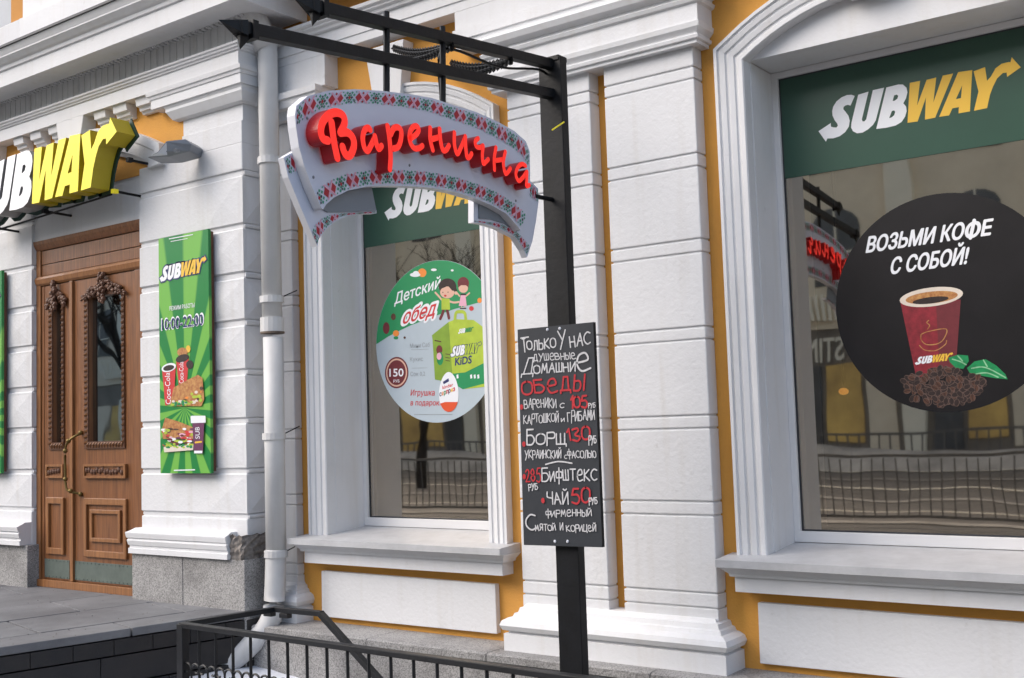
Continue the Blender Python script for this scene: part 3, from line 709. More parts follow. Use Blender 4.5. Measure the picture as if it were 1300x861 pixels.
# head: cornice strip, transom panels, rail
stack('transom_cornice', -8.355, PX0, DY-.012, DY+.1, [(3.16, 0), (3.175, .01), (3.205, .025), (3.232, .03)], WD, D, False, False)
dbox('transom_panel', -8.33, PX0, 3.045, 3.155, DY-.002); dbox('transom_panel', -8.33, PX0, 2.955, 3.04, DY)
stack('transom_rail', -8.355, PX0, DY-.01, DY+.1, [(2.875, 0), (2.89, .012), (2.925, .02), (2.945, .008), (2.95, 0)], WD2, D, False, False)
dbox('jamb', -8.36, -8.30, .52, 3.16, DY-.012, .08, WD2); dbox('jamb', -8.295, -8.262, .52, 2.87, DY-.002, .08, WD)
def leaf(x0, x1, gx0, gx1, px0, px1):
    # stiles and rails around an opening for the glass
    f = MB(); f.prism([(x0, DY, .56), (x1, DY, .56), (x1, DY, 2.87), (x0, DY, 2.87)], (0, .05, 0), WD, holes=[[(gx0, DY, 1.62), (gx1, DY, 1.62), (gx1, DY, 2.72), (gx0, DY, 2.72)]])
    f.build('leaf', D, bev=.002)
    box('glass', gx0-.005, gx1+.005, DY+.03, DY+.036, 1.61, 2.73, DGLASS, D)
    # carved beading round the glass: individual beads
    bd = MB(); fr_ = .05
    bd.prism([(gx0-fr_, DY-.012, 1.565), (gx1+.03, DY-.012, 1.565), (gx1+.03, DY-.012, 2.74), (gx0-fr_, DY-.012, 2.74)], (0, .012, 0), CARV, holes=[[(gx0, DY-.012, 1.62), (gx1, DY-.012, 1.62), (gx1, DY-.012, 2.72), (gx0, DY-.012, 2.72)]])
    z = 1.60
    while z < 2.72:
        for xx, wd_ in ((gx0-.028, .034), (gx1+.014, .022)): bd.add([(xx-wd_/2, DY-.014, z), (xx+wd_/2, DY-.014, z+.012), (xx+wd_/2, DY-.014, z+.03), (xx-wd_/2, DY-.014, z+.018), (xx, DY-.028, z+.015)], [(0, 1, 4), (1, 2, 4), (2, 3, 4), (3, 0, 4)], WD2)
        z += .042
    xx = gx0-.02
    while xx < gx1+.01:
        bd.add([(xx, DY-.014, 1.572), (xx+.014, DY-.014, 1.572), (xx+.03, DY-.014, 1.612), (xx+.016, DY-.014, 1.612), (xx+.015, DY-.028, 1.592)], [(0, 1, 4), (1, 2, 4), (2, 3, 4), (3, 0, 4)], WD2); xx += .036
    bd.build('carved_bead', D)
    # carved swag over the glass
    cx = (gx0+gx1)/2; hw = (gx1-gx0)/2+.07; random.seed(int(cx*-100))
    sw = MB()
    for i in range(110):
        t = random.uniform(-1, 1); r = random.uniform(.008, .019)
        zz = 2.80-.10*abs(t)**1.3+random.uniform(-.03, .035)
        sw.sphere((cx+t*hw, DY-.02, zz), r, CARV, 6, 4, (1.2, .9, .9))
    for i in range(26): sw.sphere((cx+random.uniform(-.03, .03), DY-.035, 2.66+i*.009), random.uniform(.012, .022), CARV, 6, 4)
    sw.build('carved_swag', D, smooth=False)
    # carved tablet
    tb = MB(); tb.prism([(px0, DY-.012, 1.345), (px1, DY-.012, 1.345), (px1, DY-.012, 1.45), (px0, DY-.012, 1.45)], (0, .012, 0), WD)
    tb.prism([(px0, DY-.024, 1.345), (px1, DY-.024, 1.345), (px1, DY-.024, 1.45), (px0, DY-.024, 1.45)], (0, .012, 0), WD2, holes=[[(px0+.02, DY-.024, 1.362), (px1-.02, DY-.024, 1.362), (px1-.02, DY-.024, 1.433), (px0+.02, DY-.024, 1.433)]])
    xx = px0+.04
    while xx < px1-.03:
        tb.sphere((xx, DY-.014, 1.398+random.uniform(-.01, .01)), .02, CARV, 6, 4, (1, .6, 1.1)); xx += .034
    tb.build('carved_tablet', D)
    # lower raised panel
    z0, z1 = .755, 1.195
    lp = MB(); lp.prism([(px0, DY-.02, z0), (px1, DY-.02, z0), (px1, DY-.02, z1), (px0, DY-.02, z1)], (0, .02, 0), WD2, holes=[[(px0+.035, DY-.02, z0+.05), (px1-.035, DY-.02, z0+.05), (px1-.035, DY-.02, z1-.05), (px0+.035, DY-.02, z1-.05)]])
    lp.build('panel_moulding', D, bev=.006)
    if px1-px0 > .35:
        lp = MB(); a, c = px0+.075, px1-.075; z0, z1 = .87, 1.11
        lp.prism([(a, DY-.018, z0), (c, DY-.018, z0), (c, DY-.018, z1), (a, DY-.018, z1)], (0, .018, 0), WD2, holes=[[(a+.03, DY-.018, z0+.03), (c-.03, DY-.018, z0+.03), (c-.03, DY-.018, z1-.03), (a+.03, DY-.018, z1-.03)]])
        lp.build('panel_moulding', D, bev=.005)
    dbox('kick_plate', x0+.004, x1-.03, .572, .715, DY-.004, .004, KICK, 0)
    rv = MB()
    xx = x0+.02
    while xx < x1-.04: rv.sphere((xx, DY-.005, .705), .005, KICK, 6, 4); rv.sphere((xx, DY-.005, .582), .005, KICK, 6, 4); xx += .05
    rv.build('rivets', D)
leaf(-8.258, -7.885, -8.135, -8.007, -8.215, -7.975)
leaf(-7.845, -7.06, -7.648, -7.218, -7.703, -7.168)
dbox('meeting_stile', -7.885, -7.845, .56, 2.87, DY-.02, .05, WD2)
dbox('jamb', -7.058, PX0, .52, 2.87, DY-.012, .06, WD)
dbox('threshold', -8.36, PX0, .50, .556, DY-.03, .08, WD2)
# brass pull handle
hb = MB(); hp = [(-7.745, DY-.01, 1.685), (-7.76, DY-.06, 1.66), (-7.80, DY-.085, 1.62), (-7.835, DY-.085, 1.56), (-7.835, DY-.085, 1.35), (-7.82, DY-.085, 1.27), (-7.79, DY-.07, 1.245), (-7.75, DY-.01, 1.225)]
hb.tube(smooth_pts(hp, 4), .009, BRASS, 8)
for c in ((-7.745, DY-.012, 1.69), (-7.80, DY-.08, 1.63), (-7.835, DY-.085, 1.555), (-7.835, DY-.085, 1.34), (-7.75, DY-.012, 1.222), (-7.79, DY-.07, 1.25)): hb.sphere(c, .019, BRASS, 10, 6)
hb.build('handle', D, smooth=True)

# =================================================================== DRAINPIPE
dp = empty('drainpipe', (-5.63, -.22, 0), 'pale grey painted metal drainpipe running down beside the broken plaster corner', 'drainpipe')
b = MB(); b.tube([(-5.612, -.22, 2.30), (-5.615, -.22, 4.24), (-5.62, -.22, 4.30)], .066, PIPE, 16); b.build('pipe_section', dp, smooth=True)
b = MB(); b.tube([(-5.62, -.22, 4.22), (-5.66, -.27, 4.40), (-5.72, -.34, 4.58)], .085, PIPE, 14); b.build('elbow', dp, smooth=True)
b = MB(); b.tube([(-5.612, -.22, 2.40), (-5.612, -.22, 2.30)], .078, PIPE, 16); b.tube([(-5.612, -.22, 2.306), (-5.612, -.22, 2.294)], .079, PIPER, 16); b.build('joint', dp)
b = MB(); b.tube([(-5.605, -.22, 2.27), (-5.612, -.22, .86)], .066, PIPE, 16); b.build('pipe_section', dp, smooth=True)
b = MB(); b.tube(smooth_pts([(-5.612, -.22, .885), (-5.616, -.235, .60), (-5.635, -.25, .45), (-5.70, -.29, .34), (-5.80, -.40, .21), (-5.95, -.50, .10)], 5), .067, PIPE, 16); b.build('pipe_foot', dp, smooth=True)
for z in (3.45, 2.52, 1.62, .86):
    b = MB(); b.tube([(-5.612, -.22, z-.022), (-5.612, -.22, z+.022)], .077 if z < 2.3 else .080, PIPE, 16)
    b.tube([(-5.57, -.21, z), (-5.53, -.16, z+.03), (-5.50, -.10, z+.06)], .004, BLK, 5); b.build('clamp', dp)

# =================================================================== SIGN POST
sp = empty('sign_post', (-2.935, -.80, 0), 'black steel gallows post with twin beams reaching out over the pavement', 'sign post')
b = MB(); b.box(-2.995, -2.868, -.83, -.775, 0, 3.40, BLK); b.build('pole', sp, bev=.004)
b = MB(); b.box(-2.99, -2.875, -.835, -.76, 3.38, 3.405, BLK); b.build('pole_cap', sp, bev=.003)
P1a, P1b = Vector((-2.93, -2.40, 3.205)), Vector((-2.93, -.80, 3.372))
P2a, P2b = Vector((-2.93, -2.74, 3.030)), Vector((-2.93, -.80, 3.225))
for a, c in ((P1a, P1b), (P2a, P2b)):
    b = MB(); b.obox(a, c, .045, .045, BLK); b.build('beam', sp, bev=.004)
for a in (P1a, P2a):
    b = MB(); q = a
    b.add([q+Vector((-.028, .03, -.028)), q+Vector((.028, .03, -.028)), q+Vector((.028, .03, .028)), q+Vector((-.028, .03, .028)), q+Vector((0, -.075, .005))], [(0, 1, 4), (1, 2, 4), (2, 3, 4), (3, 0, 4), (3, 2, 1, 0)], BLK)
    b.add([q+Vector((-.01, .01, -.02)), q+Vector((.01, .01, -.02)), q+Vector((.01, .06, -.02)), q+Vector((-.01, .06, -.02)), q+Vector((0, .015, -.075))], [(0, 1, 4), (1, 2, 4), (2, 3, 4), (3, 0, 4)], BLK)
    b.box(q.x-.03, q.x+.03, q.y+.05, q.y+.075, q.z-.03, q.z+.035, BLK)
    b.build('beam_finial', sp)
for y, zt, zb in ((-1.98, 3.27, 2.84), (-1.632, 3.305, 2.86)):
    b = MB(); b.tube([(-2.93, y, zt), (-2.945, y, zb)], .0135, BLK, 8); b.build('hanger_rod', sp)
    b = MB(); b.tube([(-2.93, y, zt), (-2.93, y, zt+.03)], .012, BLK, 6); b.build('bolt', sp)
b = MB(); b.tube([WX(678, 249, -2.95), (-2.94, -.80, 2.71)], .011, BLK, 6); b.build('side_arm', sp)
b = MB(); b.tube([WX(701, 165, -2.87), WX(716, 155, -2.85)], .004, LYEL, 5); b.build('cable_tie', sp)
# two stay chains from the upper beam back to the wall
def chain(a, c, label):
    t = empty('stay_chain', a, label, 'chain', 'stay chains of the sign post'); a = Vector(a); c = Vector(c)
    lb = MB(); n = int((c-a).length/.05); d = (c-a).normalized(); s1 = d.cross(Vector((0, 0, 1))).normalized(); s2 = s1.cross(d)
    for off_ in (0, .06):
        for i in range(n):
            f = i/n; p = a.lerp(c, f)+Vector((0, 0, -.03*math.sin(math.pi*f)-off_*f)); s = s1 if i % 2 else s2
            ring = [p+d*math.cos(q)*.034+s*math.sin(q)*.019 for q in [2*math.pi*k/8 for k in range(9)]]
            lb.tube(ring, .0065, BLK, 4, False)
    o = lb.build('links', t); o['kind'] = 'stuff'
    hb_ = MB(); hb_.tube([c, c+Vector((0, .08, 0))], .01, BLK, 6); hb_.tube([a+Vector((0, 0, -.02)), a+Vector((0, 0, .03))], .012, BLK, 6); hb_.build('hook', t)
chain((-2.93, -1.575, 3.265), W(499, 61, -.14), 'black steel stay chain nearer the beam end, fixed beside the keystone')
chain((-2.93, -1.15, 3.31), W(572, 80, -.01), 'black steel stay chain nearer the pole, fixed to the ochre wall')

# =================================================================== RIBBON SIGN
rs = empty('ribbon_sign', (-2.93, -1.75, 2.35), 'hanging white ribbon sign with embroidered borders and raised red letters', 'sign')
XF = -2.90
def RP(p, X=XF): return WX(p[0], p[1], X)
band = [(376,134.5),(391,121.7),(416.6,115.3),(449.8,113.3),(483,115.3),(520,119.5),(547.9,124.5),(575.7,133.4),(603.6,141.8),(631.4,154.3),(653.7,166.9),(667.6,179.4),(672.6,192),(673.2,222.6),(671.8,250.4),(667.6,272.7),(660.7,292.2),(656.5,286.6),(642.6,271.3),(625.8,261.6),(603.6,251.8),(575.7,243.5),(547.9,238.4),(520,236.5),(493.3,235.9),(467.7,236.7),(442.2,241.8),(424.3,250.7),(414.1,259.6),(410.2,266),(407.7,263.5),(396.2,237.9),(386,209.8),(379.6,186.8),(375.8,161.3),(374.5,146)]
lt = [(360,200),(381,188),(388,210),(398,238),(412,266),(417,270),(478,266.5),(478,271),(455,271.5),(442,274),(427,280),(414,291),(405,303),(403,313),(381,262),(366,225)]
rt_ = [(671,228),(683,239.3),(683.8,256),(680,284),(676,306),(669,327),(664.8,317.3),(653.7,300.6),(631.4,289.4),(612,283.8),(601.3,282.5),(601.3,251),(640,268),(668,272)]
lf = [(410,266),(414.1,258.6),(424.3,249.7),(442.2,240.8),(471.5,236),(478,267.3),(455,268.9),(429,269.6),(416.6,269.5)]
rf = [(608.6,252.2),(625.8,260.6),(642.6,270.3),(658,286),(661,292),(656.5,293.5),(639.8,283.5),(623,278.4),(608.6,277.5)]
def plate(name, pts, X, th, mf, ms):
    b = MB(); b.prism([RP(p, X) for p in pts], (-th, 0, 0), mf, ms); return b.build(name, rs)
plate('tail_panel', lt, XF-.045, .03, SGN, SGE); plate('tail_panel', rt_, XF-.045, .03, SGN, SGE)
plate('fold_panel', lf, XF-.038, .006, SGF, SGF); plate('fold_panel', rf, XF-.038, .006, SGF, SGF)
plate('ribbon_panel', band, XF, .042, SGN, SGE)
# embroidered borders
def border(name, top, bot, X, n):
    """top/bot: matching pixel curves; n repeats"""
    d = Draw((1, 0, 0)); A = smooth_pts([RP(p, X) for p in top], 6); C = smooth_pts([RP(p, X) for p in bot], 6)
    def cum(Q):
        c = [0]
        for i in range(1, len(Q)): c.append(c[-1]+(Q[i]-Q[i-1]).length)
        return c
    cA, cC = cum(A), cum(C)
    def on(Q, c, t):
        s = t*c[-1]
        for i in range(1, len(Q)):
            if c[i] >= s or i == len(Q)-1: return Q[i-1].lerp(Q[i], (s-c[i-1])/max(1e-9, c[i]-c[i-1]))
    def F(u, v): return on(A, cA, u).lerp(on(C, cC, u), 1-v)
    def dia(u, v, a, c_, m, L=1): d.poly([F(u-a, v), F(u, v+c_), F(u+a, v), F(u, v-c_)], m, L)
    w_ = 1/n
    for i in range(n):
        c = (i+.5)*w_; k = w_
        dia(c-.15*k, .5, .13*k, .40, EMR); dia(c+.15*k, .5, .13*k, .40, EMR)
        for sv in (-1, 1):
            d.poly([F(c-.215*k, .5-sv*.5), F(c-.14*k, .5-sv*.5), F(c+.215*k, .5+sv*.5), F(c+.14*k, .5+sv*.5)], EMP, 2)
            dia(c, .5+sv*.36, .045*k, .12, EMR, 2)
        for j in (-.41, -.33, .33, .41):
            for v in (.12, .3, .5, .7, .88):
                if (abs(j) < .35) == (v in (.3, .7)): dia(c+j*k, v, .05*k, .12, EMG if v != .5 else EMK)
        dia(c-.5*k, .5, .05*k, .16, EMR); dia(c-.5*k, .82, .035*k, .1, EMK); dia(c-.5*k, .18, .035*k, .1, EMK)
        for v in (.33, .67): dia(c-.46*k, v, .04*k, .1, EMG, 2); dia(c+.46*k, v, .04*k, .1, EMG, 2)
        for sv in (-1, 1):
            for v in (.06, .94): dia(c+sv*.26*k, v, .035*k, .07, EMG)
    return d.build(name, rs)
top1 = [(378,136),(391,124.5),(416.6,118.3),(449.8,116),(483,118),(520,122.5),(547.9,127.5),(575.7,136.4),(603.6,145),(631.4,157.5),(651.7,169.5),(664.6,181.4),(671,193)]
bot1 = [(377.5,160),(392,146),(416,136.5),(449.8,131.5),(483,133),(520,137.5),(546.9,143),(574,152.5),(601.6,162),(628,174.5),(648,186.5),(662,198),(671,212)]
border('embroidered_border', top1, bot1, XF+.0005, 10)
top2 = [(402,242),(415,232),(432,223.5),(450,219),(480,215.5),(520,216.5),(547.9,219),(575.7,224.5),(603.6,233),(625.8,242),(643,252),(657,262),(668,273)]
bot2 = [(408.5,261),(417,254),(431,245.5),(450,238.2),(480,233.8),(520,234.2),(547.9,236.3),(575.7,241.5),(603.6,249.8),(625.8,259.6),(641,268.5),(652,278),(661,289)]
border('embroidered_border', top2, bot2, XF+.0005, 10)
border('embroidered_border', [(396,292),(403,282),(414,274.5),(428,271.5),(450,270.2),(477,268.2)], [(403,311),(405.5,302),(414.5,289.5),(427.5,278.5),(442,273.4),(477,270.6)], XF-.0445, 4)
border('embroidered_border', [(362.5,201),(380,191)], [(368,222),(388,208)], XF-.0445, 1)
border('embroidered_border', [(602.5,280),(616,281.5),(634,284),(652,292),(662,300.5),(672,312)], [(602.5,282),(613,283.3),(631,288.6),(651,298.5),(660,309),(669,324)], XF-.0445, 4)
border('embroidered_border', [(673.5,233),(683,241)], [(672.5,250),(683,257)], XF-.0445, 1)
# raised letters
XL = XF+.065
def z3(p): return WX(385+p[0]/8.125, 130+p[1]/8.125, XL)
def z4(p): return WX(525+p[0]/7.825, 140+p[1]/7.825, XL)
WORD = [
 (z3, .0235, [[(290,205),(305,330),(322,440),(350,572)], [(250,395),(200,375),(178,290),(205,190),(270,125),(340,105),(405,135),(425,200),(405,265),(378,315)], [(378,315),(450,312),(505,365),(518,450),(485,540),(440,548),(412,500),(400,455)]]),
 (z3, .0185, [[(690,285),(668,262),(630,290),(612,370),(628,465),(662,502),(700,440),(735,365)], [(735,350),(752,430),(775,482),(805,450)]]),
 (z3, .0185, [[(868,245),(890,400),(900,560),(892,690)], [(900,330),(930,270),(975,258),(1008,300),(1002,390),(975,460),(930,478)]]),
 (z3, .0175, [[(1105,372),(1160,335),(1190,285),(1168,245),(1125,262),(1095,330),(1105,420),(1145,475),(1195,472),(1228,448)]]),
 (z4, .0175, [[(165,178),(165,290),(190,395)], [(180,290),(250,268)], [(255,190),(262,290),(285,395),(320,395),(347,352)]]),
 (z4, .0165, [[(405,225),(405,340),(432,435),(470,370),(512,268)], [(512,262),(515,360),(528,465),(555,465),(575,432)]]),
 (z4, .0155, [[(642,280),(612,312),(622,360),(660,372),(690,352)], [(690,360),(680,450),(690,530),(715,515),(740,488)]]),
 (z4, .0155, [[(818,372),(800,480),(803,592)], [(812,500),(888,490)], [(908,415),(888,520),(905,625),(930,620),(958,580)]]),
 (z4, .0155, [[(1112,552),(1075,535),(1035,570),(1015,640),(1042,702),(1080,675),(1118,620)], [(1125,612),(1122,690),(1120,752),(1148,745)]])]
for zf, wd, st in WORD:
    d = Draw((1, 0, 0))
    for i, s_ in enumerate(st): d.stroke([zf(p) for p in s_], wd*1.34, RED, 1+i*.9, depth=.06, side=REDS)
    d.build('letter', rs)

for p in ((390, 150), (398, 225), (520, 128), (520, 210), (640, 172), (655, 255), (600, 148), (450, 128)):
    b = MB(); c = RP(p, XF+.001); b.sphere(c, .006, LAMPG, 8, 4, (.5, 1, 1)); b.build('screw', rs)
b = MB(); b.tube(smooth_pts([(-2.955, -1.60, 2.88), (-2.965, -1.615, 3.05), (-2.95, -1.60, 3.25), (-2.955, -1.2, 3.27), (-2.95, -.85, 3.33), (-3.005, -.80, 3.2), (-3.005, -.80, 2.2)], 6), .006, BLK, 6); b.build('power_cable', sp)

# =================================================================== MENU BOARD
mb = empty('menu_board', (-2.93, -.86, 1.08), 'black chalkboard with handwritten white and red lunch menu bolted to the post', 'menu board')
YB = -.865
b = MB(); b.prism([W(657, 418.5, YB), W(665, 692, YB), W(764.5, 695, YB), W(753, 409, YB)], (0, .022, 0), BOARD, BLK); b.build('board', mb)
d = Draw((0, -1, 0)); yb = YB-.0005
def m7(x, y): return W(650+x/5.742, 405+y/5.742, yb)
def m8(x, y): return W(650+x/5.558, 545+y/5.558, yb)
def hw(f, t, bl, br, tl, wd, m): hand(d, t, f(*bl), f(*br), f(*tl), wd, m)
C1, C2, C3 = .0066, .0046, .0092
hw(m7, 'Т', (85,235), (105,232), (75,140), C1, CHK); d.stroke([m7(65,140), m7(120,132)], C1, CHK, sm=False)
hw(m7, 'ОЛЬКО', (115,228), (320,205), (112,160), C1, CHK)
hw(m7, 'У', (345,205), (400,195), (335,95), C1, CHK); hw(m7, 'НАС', (428,203), (572,186), (424,120), C1, CHK)
hw(m7, 'ДУШЕВНЫЕ', (160,308), (468,288), (155,262), C2, CHK)
hw(m7, 'Д', (72,408), (155,402), (80,300), C1, CHK); hw(m7, 'ОМАШНИ', (165,402), (462,376), (163,340), C1, CHK); hw(m7, 'Е', (480,385), (575,372), (478,252), C3, CHK)
hw(m7, 'ОБЕДЫ', (80,548), (525,518), (78,448), C3, CHR)
hw(m7, 'ВАРЕНИКИ', (92,652), (325,645), (90,590), C2, CHK); hw(m7, 'С', (352,648), (380,646), (352,618), C2, CHK)
hw(m7, '105', (425,652), (552,640), (422,568), C3, CHR); hw(m7, 'РУБ', (560,645), (608,642), (560,615), C2*.8, CHK)
hw(m7, 'КАРТОШКОЙ', (88,760), (340,748), (88,700), C2, CHK); hw(m7, 'И', (362,748), (384,746), (360,725), C2, CHK); hw(m7, 'ГРИБАМИ', (410,745), (605,735), (408,675), C2, CHK)
hw(m8, 'Б', (108,108), (160,106), (102,10), C1*1.2, CHK); hw(m8, 'ОРЩ', (175,106), (385,102), (172,35), C1*1.1, CHK)
hw(m8, '130', (392,82), (550,76), (385,-5), C3, CHR); hw(m8, 'РУБ', (545,102), (598,98), (543,52), C2, CHK)
hw(m8, 'УКРАИНСКИЙ', (95,205), (348,205), (93,152), C2, CHK); hw(m8, 'С', (374,207), (390,206), (374,182), C2*.8, CHK); hw(m8, 'ФАСОЛЬЮ', (398,200), (596,200), (396,150), C2, CHK)
hw(m8, '285', (102,370), (205,366), (100,280), C1, CHR); hw(m8, 'РУБ', (122,428), (185,425), (120,388), C2, CHK)
hw(m8, 'Б', (215,365), (262,363), (212,275), C1, CHK); hw(m8, 'ИФШТЕКС', (275,362), (602,360), (272,290), C1, CHK); d.stroke([m8(240,248), m8(330,228), m8(425,240)], C1, CHK)
hw(m8, 'ЧАЙ', (255,528), (400,528), (250,445), C1, CHK); hw(m8, '50', (428,522), (550,518), (425,420), C3, CHR); hw(m8, 'РУБ', (548,525), (605,522), (545,485), C2, CHK)
hw(m8, 'ФИРМЕННЫЙ', (245,615), (565,612), (243,572), C2, CHK)
hw(m8, 'С', (110,708), (175,700), (108,592), C1*1.15, CHK); hw(m8, 'МЯТОЙ', (170,715), (312,713), (168,672), C2, CHK); hw(m8, 'И', (344,713), (364,712), (342,662), C2, CHK); hw(m8, 'КОРИЦЕЙ', (390,722), (595,718), (388,678), C2, CHK)
for f, p in ((m7, (73, 642)), (m8, (88, 105)), (m8, (90, 335)), (m8, (222, 503))): d.ell(f(*p), (.010, 0, 0), (0, 0, .013), CHR, 2, 12)
d.build('chalk_lettering', mb)
for f, p in ((m7, (258, 78)), (m7, (348, 70)), (m8, (303, 792)), (m8, (392, 792))):
    b = MB(); c = f(*p); b.sphere(c, .0075, SGE, 8, 5, (1, .7, 1)); b.build('bolt', mb)

# =================================================================== 3-D SHOP SIGN
ls = empty('shop_sign', (-7.5, -.5, 3.4), 'large raised white and yellow letter sign mounted over the wooden door', 'sign')
YS = -.62
f3 = logo_map(W(40.4, 259, YS), W(115, 238, YS), W(43.6, 189, YS))
_w0 = f3(LO[0])
for k, (o_, h_, c_) in enumerate(LOGO):
    b = MB(); b.prism([f3(p) for p in o_], (0, .15, 0), LYEL if c_ else LWHT, LYS if c_ else LWS, [[f3(p) for p in q] for q in h_]); b.build('letter', ls)
    d = Draw((0, -1, 0)); P_ = [f3(p)+Vector((0, .16, 0)) for p in o_]
    d.stroke(P_+[P_[0]], .05, LGB, 1+k*.4, sm=False, depth=.012, side=LGB); d.poly(P_, LGB, 1+k*.4+.2); d.build('backing_outline', ls)
for x, z in ((-7.0, 3.42), (-6.82, 3.62), (-7.9, 3.40), (-8.6, 3.36)):
    b = MB(); b.tube([(x, YS+.16, z), (x+.06, -.27, z-.02)], .01, BLK, 6); b.box(x-.0, x+.035, YS+.13, YS+.17, z-.02, z+.01, LYEL if z == 3.42 else BLK); b.build('bracket', ls)
b = MB(); b.tube([(-9.0, YS+.17, 3.33), (-7.05, YS+.17, 3.405)], .008, BLK, 5); b.build('cable', ls)

# =================================================================== FLOODLIGHT
fl = empty('floodlight', (-6.25, -.32, 3.62), 'grey floodlight on a short arm beside the shop sign', 'lamp')
a = W(246, 189, -.34); c = W(222, 191, -.52); e = W(188, 193, -.66)
b = MB(); b.tube([a+Vector((0, .04, 0)), a, c], .016, LAMPG, 8); b.sphere(a, .03, LAMPG, 8, 6); b.build('arm', fl)
q = [W(187, 200, -.62), W(200, 193, -.60), W(211, 179, -.56), W(235, 176.5, -.46), W(243, 183, -.43), W(241, 192, -.43), W(214, 199, -.52)]
b = MB(); b.prism(q, (-.05, .15, -.01), LAMPG); b.build('housing', fl, bev=.006)
q = [p+Vector((.002, -.004, 0)) for p in (W(189, 199, -.62), W(200.5, 194.5, -.60), W(211, 182, -.57), W(212, 197, -.54))]
b = MB(); b.prism(q, (0, .004, 0), LAMPW); b.build('glass', fl)


DSC = .22
# =================================================================== WINDOW BANNERS AND STICKERS
YG = .3205           # prints are stuck to the outer face of the glass
def wbanner(cx, label):
    t = empty('window_banner', (cx, YG, 2.86), label, 'banner')
    box('film', cx-.619, cx+.619, YG, YG+.003, 2.884, 3.414, GBAN, t)
    d = Draw((0, -1, 0)); dx = cx+1.628; f = lambda v: Vector((v.x+dx, YG-.0003, v.z)); logo(d, f, WHT, YEL); d.build('lettering', t)
wbanner(-4.665, 'dark green logo banner across the top of the window behind the ribbon sign')
wbanner(-1.628, 'dark green logo banner across the top of the large window at the right')
def sticker(name, cx, cz, r, label, m, seg=72):
    t = empty(name, (cx, YG, cz-r), label, 'sticker')
    b = MB(); b.prism([(cx+r*math.cos(a), YG+.004, cz+r*math.sin(a)) for a in [2*math.pi*k/seg for k in range(seg)]], (0, .003, 0), m); b.build('disc', t)
    return t
# -- coffee sticker
CR = (-1.483, 2.163, .527)
t = sticker('window_sticker', *CR, 'round black take-away coffee sticker with a red cup and beans', CDK)
YK = YG+.0036
d = Draw((0, -1, 0)); 
def q5(x, y): return W(1050+x/5.2, 250+y/5.2, YK)
def _bl(x): return 368-(x-258)*.145
for t_, xa, xb in (('ВОЗЬМИ КО', 258, 892), ('О', 906, 1000), ('Е', 1018, 1076)):
    text(d, t_, q5(xa, _bl(xa)), q5(xb, _bl(xb)), q5(xa+20, _bl(xa)-(104 if t_ != 'О' or xa < 900 else 100)), WHT, 2, .039)
d.stroke([q5(946, _bl(950)+4), q5(972, _bl(950)-112)], .0165, WHT, 4, sm=False)
text(d, 'С СОБОЙ!', q5(415, 510), q5(918, 440), q5(436, 402), WHT, 2, .039)
d.build('lettering', t)
def q6(x, y): return W(1100+x/4.305, 340+y/4.305, YK)
d = Draw((0, -1, 0))
d.poly([q6(*p) for p in ((186, 190), (515, 175), (485, 560), (272, 600))], PCU, 1)
d.poly([q6(*p) for p in ((380, 200), (515, 178), (488, 560), (400, 575))], PMR, 1.3)
d.ell(q6(352, 160), q6(528, 140)-q6(352, 160), q6(352, 108)-q6(352, 160), PCR, 2)
d.ell(q6(355, 163), q6(500, 148)-q6(355, 163), q6(355, 130)-q6(355, 163), PTN, 3)
d.ell(q6(350, 178), q6(450, 166)-q6(350, 178), q6(350, 160)-q6(350, 178), PBD, 4)
for pts in ([(298, 365), (340, 348), (435, 335), (425, 385), (390, 415), (330, 420), (300, 395), (298, 365)], [(290, 425), (320, 450), (380, 452), (430, 420), (438, 398)], [(335, 335), (345, 315), (330, 300), (340, 288)]):
    d.stroke([q6(*p) for p in pts], .0045, PTN, 3)
d.build('cup_print', t)
d = Draw((0, -1, 0)); fm = logo_map(q6(360, 518), q6(440, 508), q6(365, 478)); logo(d, fm, WHT, YEL, 3); d.build('cup_logo', t)
random.seed(21); d = Draw((0, -1, 0))
for i in range(230):
    a = random.uniform(0, 6.28); r = math.sqrt(random.random()); x = 415+235*r*math.cos(a)*(1-.1*math.sin(a)); y = 650+100*r*math.sin(a)
    if y < 600 - 0: x = 415+(x-415)*(1-(600-y)/90)
    c = q6(x, y); th = random.uniform(0, 3.14); u = Vector((math.cos(th), 0, math.sin(th))); v = Vector((-u.z, 0, u.x)); L_ = 2+i*.01
    d.ell(c, u*.0185, v*.0128, PBE, L_, 12); d.ell(c+v*.001, u*.0160, v*.0105, PBD if i % 3 else PBR, L_+.01, 12); d.stroke([c-u*.016, c+v*.002, c+u*.016], .003, PBD, L_+.02)
o = d.build('beans_print', t); o['kind'] = 'stuff'
d = Draw((0, -1, 0))
d.poly([q6(*p) for p in ((448, 492), (500, 475), (556, 480), (560, 510), (530, 552), (490, 550), (455, 515))], PGR, 6)
d.poly([q6(*p) for p in ((550, 548), (592, 512), (652, 500), (712, 536), (760, 582), (772, 610), (700, 603), (612, 588), (562, 572))], PGR, 6)
for pts in ([(470, 500), (510, 512), (545, 530)], [(500, 482), (525, 510)], [(575, 550), (650, 545), (760, 600)], [(640, 505), (660, 540)], [(600, 580), (660, 575), (720, 598)]): d.stroke([q6(*p) for p in pts], .006, PGL, 7)
d.build('leaf_print', t)

